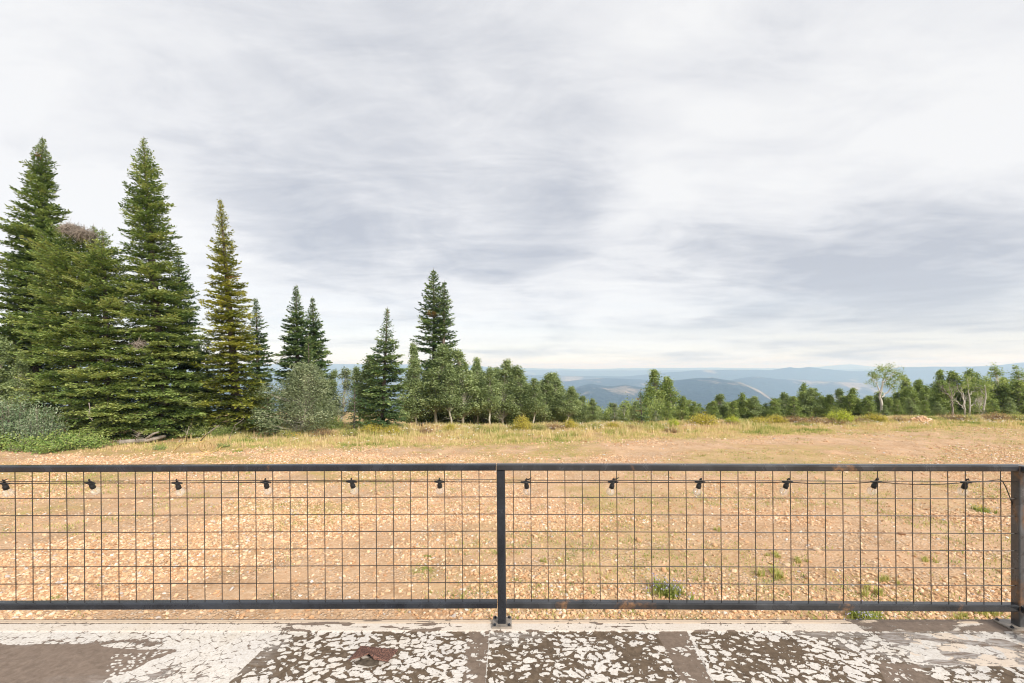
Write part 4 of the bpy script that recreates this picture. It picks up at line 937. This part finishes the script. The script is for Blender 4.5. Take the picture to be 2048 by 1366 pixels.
# white sheet at the right
zr = pin([(1752, 1264), (2120, 1268), (2120, 1336), (2048, 1334), (1832, 1326), (1800, 1300)])
f1c, f2c = worley((wx - .55 * wy) * 5, wy * 16 + wx * 3, 723); crc = np.minimum((f2c - f1c) / .09, 1)
paint = np.where(zr, .80 - .55 * (1 - crc) * smooth(.3, .5, lo) + .4 * (md - .5), paint); zone = np.where(zr, .9, zone)
scuff = zr * smooth(.5, .62, fbm(X * 3, Y * 11 + X * 2, 725, 4)); smear = np.maximum(smear, zr * .8); paint = paint - .4 * scuff
# edge flashing
zf = Y > 2.612 + .004 * (md - .5); zo_ = Y > 2.69 + .010 * (lo - .5)
zdark = zf & (PXd > 1690 + (PYd - 1237) * 1.6)
ed = .82 - .6 * (1 - np.minimum(crk * 4.5, 1)) * smooth(.38, .55, md) - .55 * smooth(.62, .7, fbm(X * 6, Y * 26, 727, 4)) * smooth(480, 640, PXd)
ed = np.where(np.abs(Y - 2.69) < .006 + .008 * (md - .4), ed - .34 * smooth(.4, .6, fbm(X * 4, Y * 4, 729)), ed)  # shadow line of the crease, drawn as a broken dark line in the coating
paint = np.where(zf, np.where(zdark, .42 + 1.5 * (fbm(X * 7, Y * 22, 731, 4) - .52), ed), paint)
zone = np.where(zf, 1., zone); smear = np.where(zf, 0., smear); beige = np.where(zf & zo_, .95, np.where(zf, .25, beige)) 
beige = np.where(zr & (md > .5), .55, beige)
step = .004 * zf - .010 * smooth(2.70, 2.745, Y)
Zd = DZ + .0015 * (md - .5) + step - .004
g = Geo(); ny, nx = X.shape
i = (np.arange(ny - 1)[:, None] * nx + np.arange(nx - 1)[None]).ravel()
g.add(np.stack([X, Y, Zd], -1), [np.stack([i, i + 1, i + nx + 1, i + nx], -1)], 0.)
dk = g.build('deck', M['deck'], None, True)
for nm, arr in (('paint', paint), ('zone', zone), ('smear', smear), ('beige', beige)):
    a = dk.data.attributes.new(nm, 'FLOAT', 'POINT'); a.data.foreach_set('value', np.clip(arr, 0, 1).astype(np.float32).ravel())
tag(dk, kind='structure')
g = Geo(); bar(g, (-3.6, 2.7485, DZ - .035), (3.6, 2.7485, DZ - .035), .005, .05, .001); g.build('drip_edge', M['steel_rusty'], dk)
g = Geo(); bar(g, (-3.45, -.65, (DZ - .03) / 2 - .06), (3.45, -.65, (DZ - .03) / 2 - .06), 6.7, DZ - .03 + .1, .01); g.build('building_walls', M['wall'], dk)

# piece of roofing lying on the deck
c = [deck_at(*p) for p in ((697, 1325), (722, 1294), (796, 1302), (776, 1328), (748, 1327), (738, 1320), (722, 1322))]
c = [np.array([a, b, DZ + .004 + .012 * w]) for (a, b), w in zip(c, (1, .2, .4, 1, 1.8, 2.8, 1.8))]
o0 = np.mean(c, 0); root = tag(empty('roofing_scrap', (o0[0], o0[1], DZ)), 'torn reddish granular shingle scrap lying on the peeling deck', 'roofing scrap')
g = Geo(); top = np.array(c); k = len(top)
g.add(np.concatenate([top, top - np.array([0, 0, .006])]), [np.arange(k)[None], (np.arange(k)[::-1] + k)[None], np.array([[j, j + k, (j + 1) % k + k, (j + 1) % k] for j in range(k)])])
g.build('shingle', M['shingle'], root, False, (o0[0], o0[1], DZ))
c2 = [deck_at(*p) for p in ((708, 1326), (724, 1321), (738, 1320), (758, 1325), (757, 1332), (738, 1335), (722, 1331))]
top = np.array([(a, b, DZ + w) for (a, b), w in zip(c2, (.005, .008, .012, .008, .009, .010, .008))]); k = len(top)
g = Geo(); g.add(np.concatenate([top, top - np.array([0, 0, .005])]), [np.arange(k)[None], (np.arange(k)[::-1] + k)[None], np.array([[j, j + k, (j + 1) % k + k, (j + 1) % k] for j in range(k)])])
g.build('felt_backing', M['felt'], root, False, (o0[0], o0[1], DZ))

# ------------------------------------------------------------------ railing
def rz(v): return EYE + v + .0177                                 # heights given below the eye
LEAN = .0085
def lx(x, z): return x + LEAN * (EYE - .62 - z)
rail = tag(empty('railing', (-.066, 2.685, DZ)), 'dark steel deck railing with square wire mesh panels', 'railing'); RO = np.array(rail.location)
def part(name, fn, mat, sm=False, parent=None):
    g = Geo(); fn(g); return g.build(name, M[mat], parent or rail, sm, RO if parent is None else None)
yl, yr = 2.690, 2.655                                      # rail centre lines: mid post, corner post
ztop, zbot = -.6143, -1.4226
zl_ = -.010                                                # left section sags a little
part('top_rail', lambda g: bar(g, (-3.75, yl, rz(ztop + zl_ * 1.25)), (-.0945, yl, rz(ztop)), .046, .0375, .008), 'steel')
part('top_rail', lambda g: bar(g, (-.0915, yl, rz(ztop)), (2.932, yr, rz(ztop + .003)), .046, .0375, .008), 'steel_rusty')
part('bottom_rail', lambda g: bar(g, (-3.75, yl, rz(zbot + zl_ * 1.25)), (lx(-.0945, rz(zbot)), yl, rz(zbot)), .046, .0395, .008), 'steel')
part('bottom_rail', lambda g: bar(g, (lx(-.040, rz(zbot)), yl - .0005, rz(zbot)), (2.94, yr, rz(zbot - .001)), .046, .0395, .008), 'steel_rusty')
part('post', lambda g: bar(g, (lx(-.066, rz(-1.53)), yl, rz(-1.53)), (lx(-.066, rz(ztop)), yl, rz(ztop - .019)), .05, .05, .007, (0, 1, 0)), 'steel')
part('post', lambda g: bar(g, (2.9605, yr, rz(-1.53)), (2.9605, yr, rz(ztop + .0195)), .052, .052, .007, (0, 1, 0)), 'steel_rust_lit')
part('top_rail', lambda g: bar(g, (2.962, yr - .0265, rz(ztop)), (2.962, 1.2, rz(ztop)), .046, .0375, .008), 'steel_rusty')
part('bottom_rail', lambda g: bar(g, (2.962, yr - .0265, rz(zbot)), (2.962, 1.2, rz(zbot)), .046, .0395, .008), 'steel_rusty')
for px_, py_ in ((lx(-.066, DZ), yl), (2.95, yr + .012)):
    bp = part('base_plate', lambda g: bar(g, (px_, py_ - .056, rz(-1.5335)), (px_, py_ + .053, rz(-1.5335)), .114 if px_ < 1 else .16, .0105, .003), 'plate')
    bp2 = bp
    for sx in (-1, 1):
        for sy in (-1, 1):
            g = Geo(); c = np.array([px_ + sx * .042 * (1 if px_ < 1 else 1.5), py_ + sy * .040, rz(-1.528)])
            lathe(g, c, (0, 0, 1), [(0, .0095), (.006, .0095), (.0061, .006), (.011, .0055)], 6)
            b_ = g.build('bolt', M['steel'], bp, False, RO)
WR = .0024
def mesh_left(g):
    xs_ = [-.1957 - .1016 * k for k in range(35)]
    for x in xs_:
        s = zl_ * min(1.25, -x / 2.9); za, zb2 = rz(ztop + s), rz(zbot + s)
        tube(g, [(lx(x, za), yl, za), (lx(x, (za + zb2) / 2), yl + .001, (za + zb2) / 2), (lx(x, zb2), yl, zb2)], WR, 6, .5)
    for k in range(7):
        z = rz(-.6888 - .1010 * k)
        tube(g, [(-3.75, yl - .005, z + zl_ * 1.25), (-1.9, yl - .005, z + zl_ * .62), (lx(-.094, z), yl - .005, z)], WR, 6, .5)
def mesh_right(g):
    n_ = 29
    for k in range(n_):
        x = .007 + .1016 * k; f = x / 2.95; y = yl + (yr - yl) * f
        za, zb2 = rz(ztop), rz(zbot)
        tube(g, [(lx(x, za), y, za), (lx(x, (za + zb2) / 2) + .002 * math.sin(k * 2.1), y + .001, (za + zb2) / 2), (lx(x, zb2), y, zb2)], WR, 6, .5)
    for k in range(7):
        z = rz(-.6905 - .1010 * k)
        tube(g, [(lx(-.04, z), yl - .005, z), (1.4, (yl + yr) / 2 - .005, z), (2.948, yr - .005, z)], WR, 6, .5)
def mesh_return(g):
    for k in range(7):
        z = rz(-.692 - .1010 * k); tube(g, [(2.962, yr - .02, z), (2.962, 1.2, z)], WR, 6, .5)
    for k in range(13):
        y = yr - .11 - .1016 * k; tube(g, [(2.957, y, rz(ztop)), (2.957, y, rz(zbot))], WR, 6, .5)
part('wire_mesh', mesh_left, 'wire'); part('wire_mesh', mesh_right, 'wire'); part('wire_mesh', mesh_return, 'wire')

# ------------------------------------------------------------------ string of bulbs hung behind the mesh
yc = 2.704
bx = [8, 180, 354, 531, 703, 879, 1052, 1226, 1400, 1575, 1752, 1932]
by = [967, 966, 966, 964.5, 963.5, 963.5, 964.5, 964, 964, 964, 963.5, 965]
sag = [0, 0, 0, 0, 0, 0, .003, .003, .005, .012, .014, .008]
st = tag(empty('string_lights', (0, yc, rz(-.70))), 'black cord of clear filament bulbs strung behind the railing mesh', 'string lights'); SO = np.array(st.location)
def yat(x): return yc + (0 if x < 0 else (yr - yl) * x / 2.95)
def pt(px, py):
    x = (px - CX) / F * yc
    for _ in range(3): x = (px - CX) / F * yat(x)
    return np.array([x, yat(x), EYE - (py - HY) / F * yat(x)])
P = [pt(x, y) for x, y in zip(bx, by)]
path = [P[0] - np.array([.6, 0, 0])]
for k, p in enumerate(P):
    path.append(p)
    if k < 11:
        for f in (.25, .5, .75): path.append(p + (P[k + 1] - p) * f - np.array([0, 0, sag[k] * 4 * f * (1 - f)]))
path += [pt(1968, 963), pt(1998, 959.5), pt(2005, 962), pt(2012, 975), pt(2018, 990), pt(2026, 1012)]
g = Geo(); tube(g, np.array(path), .0026, 6, .5); g.build('cord', M['cord'], st, True, SO)
r = np.random.default_rng(801)
for k, p in enumerate(P):
    til = .42 + r.normal(0, .06); ax3 = unit(np.array([r.normal(0, .06) - .05 * (k == 7) - .08 * (6 < k < 11), math.sin(til), -math.cos(til)]))
    g = Geo()
    tube(g, [p - np.array([.031, 0, -.001]), p - np.array([.02, 0, 0]), p, p + np.array([.02, 0, 0]), p + np.array([.031, 0, -.001])], [.0052, .0062, .010, .0062, .0052], 8, .5)
    lathe(g, p - ax3 * .006, ax3, [(0, .009), (.006, .011), (.016, .0105), (.022, .0115), (.026, .0140), (.034, .0148), (.036, .0140), (.046, .0145), (.047, .011)], 14)
    tube(g, [p + np.array([0, 0, .006]), p + np.array([0, -.004, .018]), p + np.array([.004, -.010, .024]), p + np.array([.004, -.014, .014])], [.0055, .005, .0045, .003], 6, .5)
    if k in (0, 6, 7): tube(g, [p + np.array([0, -.004, .016]), p + np.array([.018, -.012, .022]), p + np.array([.034, -.010, .030])], [.004, .004, .002], 5, .5)
    so = g.build('socket', M['black_plastic'], st, True, SO)
    g = Geo(); b0 = p + ax3 * .036
    lathe(g, b0, ax3, [(0, .0125), (.006, .015), (.013, .0195), (.022, .0240), (.031, .0250), (.039, .0235), (.046, .0185), (.051, .011), (.053, .003)], 18)
    g.build('bulb', M['glass'], so, True, SO)
    g = Geo(); lathe(g, b0 + ax3 * .008, ax3, [(0, .0022), (.001, .0026), (.028, .0026), (.030, .001)], 6)
    g.build('filament', M['filament'], so, True, SO)

# ------------------------------------------------------------------ world, sun, camera
EXPO = .82
w = bpy.data.worlds.new('World'); scene.world = w; w.use_nodes = True
nt = w.node_tree; nt.nodes.clear(); n = N(nt)
out = n.node('ShaderNodeOutputWorld'); bg = n.node('ShaderNodeBackground'); STR = .1; bg.inputs['Strength'].default_value = STR
SUN_EL, SUN_AZ = R(30), R(145)                              # azimuth from +Y towards +X
sky = n.node('ShaderNodeTexSky', sky_type='NISHITA'); sky.sun_disc = False; sky.sun_elevation = SUN_EL; sky.sun_rotation = SUN_AZ
sky.altitude = 2400; sky.dust_density = 1.5
co = n.coord('Generated'); sx = n.node('ShaderNodeSeparateXYZ'); n.link(co, sx.inputs[0])
zz = n.math('ADD', n.math('MAXIMUM', sx.outputs[2], 0.), .13)
cx_ = n.node('ShaderNodeCombineXYZ'); n.link(n.math('DIVIDE', sx.outputs[0], zz), cx_.inputs[0]); n.link(n.math('DIVIDE', sx.outputs[1], zz), cx_.inputs[1])
pv = cx_.outputs[0]
pm = n.mapping(pv, (1., .8, 1), (0, 0, R(-35)))
n1 = n.noise(pm, .85, 8, .5, .5); n2 = n.noise(n.mapping(pv, (.8, 1.5, 1), (0, 0, R(25))), 1.9, 8, .62, .6); n3 = n.noise(pv, .4, 3, .5, .2); n4 = n.noise(n.mapping(pv, (.7, 1.6, 1), (0, 0, R(30))), 5., 6, .6, .8)
v = n.math('MULTIPLY_ADD', n.math('SUBTRACT', n4, .5), .12, n.math('SUBTRACT', n.math('ADD', n.math('MULTIPLY', n1, .8), n.math('ADD', n.math('MULTIPLY', n2, .44), n.math('MULTIPLY', n3, .3))), .275))
def blob(px, py, sharp, amt, prev):
    d = unit(np.array([(px - CX) / F, 1., (HY - py) / F]))
    dp = n.node('ShaderNodeVectorMath', operation='DOT_PRODUCT'); dp.inputs[1].default_value = tuple(d)
    nm = n.node('ShaderNodeVectorMath', operation='NORMALIZE'); n.link(co, nm.inputs[0]); n.link(nm.outputs[0], dp.inputs[0])
    e = n.math('EXPONENT', n.math('MULTIPLY', n.math('SUBTRACT', dp.outputs['Value'], 1.), sharp))
    return n.math('ADD', prev, n.math('MULTIPLY', e, amt))
for a in [(660, 505, 130, -.15), (500, 450, 60, -.11), (330, 340, 50, -.09), (1120, 330, 90, -.06), (760, 180, 30, -.07), (1110, 390, 60, -.06), (1750, 575, 75, -.17), (1980, 610, 70, -.14), (1450, 530, 80, -.09), (1950, 480, 90, -.06),
          (80, 60, 18, .10), (1500, 80, 14, .10), (1950, 330, 40, .08), (40, 500, 50, .18), (690, 590, 130, .16), (450, 545, 160, .14), (230, 470, 120, .08), (1250, 560, 100, .06), (1000, 60, 60, -.03)]:
    v = blob(*a, v)
cl = n.ramp(n.maprange(v, .285, .605), [(0, (.57, .595, .66)), (.35, (.715, .73, .775)), (.65, (.865, .87, .895)), (1, (.965, .965, .97))])
scl = n.node('ShaderNodeVectorMath', operation='SCALE'); n.link(cl, scl.inputs[0]); scl.inputs[3].default_value = 1 / (STR * 2 ** EXPO)
# low clear band under the cloud deck
low = n.maprange(sx.outputs[2], .015, .19, 1., 0., True)
band = n.math('MULTIPLY', low, n.maprange(n.noise(n.mapping(co, (1.2, 1.2, 14)), 3.2, 5, .6, .3), .35, .62, .95, .15))
lowc = n.ramp(sx.outputs[2], [(0, (1.12, .99, .88)), (.012, (1.08, .98, .88)), (.027, (1.0, .94, .88)), (.055, (.97, .92, .87)), (.11, (.89, .89, .89)), (.19, (.82, .85, .90))])
sc2 = n.node('ShaderNodeVectorMath', operation='SCALE'); n.link(lowc, sc2.inputs[0]); sc2.inputs[3].default_value = 1 / (STR * 2 ** EXPO)
lowmix = n.mix(.15, sc2.outputs[0], sky.outputs[0])
final = n.mix(band, scl.outputs[0], lowmix)
final = n.mix(.06, final, sky.outputs[0])
n.link(final, bg.inputs['Color']); n.link(bg.outputs[0], out.inputs['Surface'])
ld = bpy.data.lights.new('sun', 'SUN'); ld.energy = 2.9; ld.angle = R(10); ld.color = (1., .94, .85)
so = bpy.data.objects.new('sun', ld); COL.objects.link(so); so.location = (10, -10, 30)
so.rotation_euler = (math.pi / 2 - SUN_EL, 0, math.pi - SUN_AZ)
cam = bpy.data.cameras.new('camera'); co_ = bpy.data.objects.new('camera', cam); COL.objects.link(co_)
co_.location = (0, 0, EYE); co_.rotation_euler = (R(90), 0, 0)
cam.sensor_width = 36; cam.lens = F / 2048 * 36; cam.shift_y = (HY - 683) / 2048; cam.clip_start = .05; cam.clip_end = 90000
scene.camera = co_
vs = scene.view_settings; vs.view_transform = 'Standard'; vs.look = 'None'; vs.exposure = EXPO; vs.gamma = 1
scene.cycles.max_bounces = 8; scene.cycles.volume_bounces = 2; scene.cycles.transparent_max_bounces = 12
scene.cycles.use_denoising = True; scene.cycles.pixel_filter_type = 'BLACKMAN_HARRIS'; scene.cycles.filter_width = 1.1
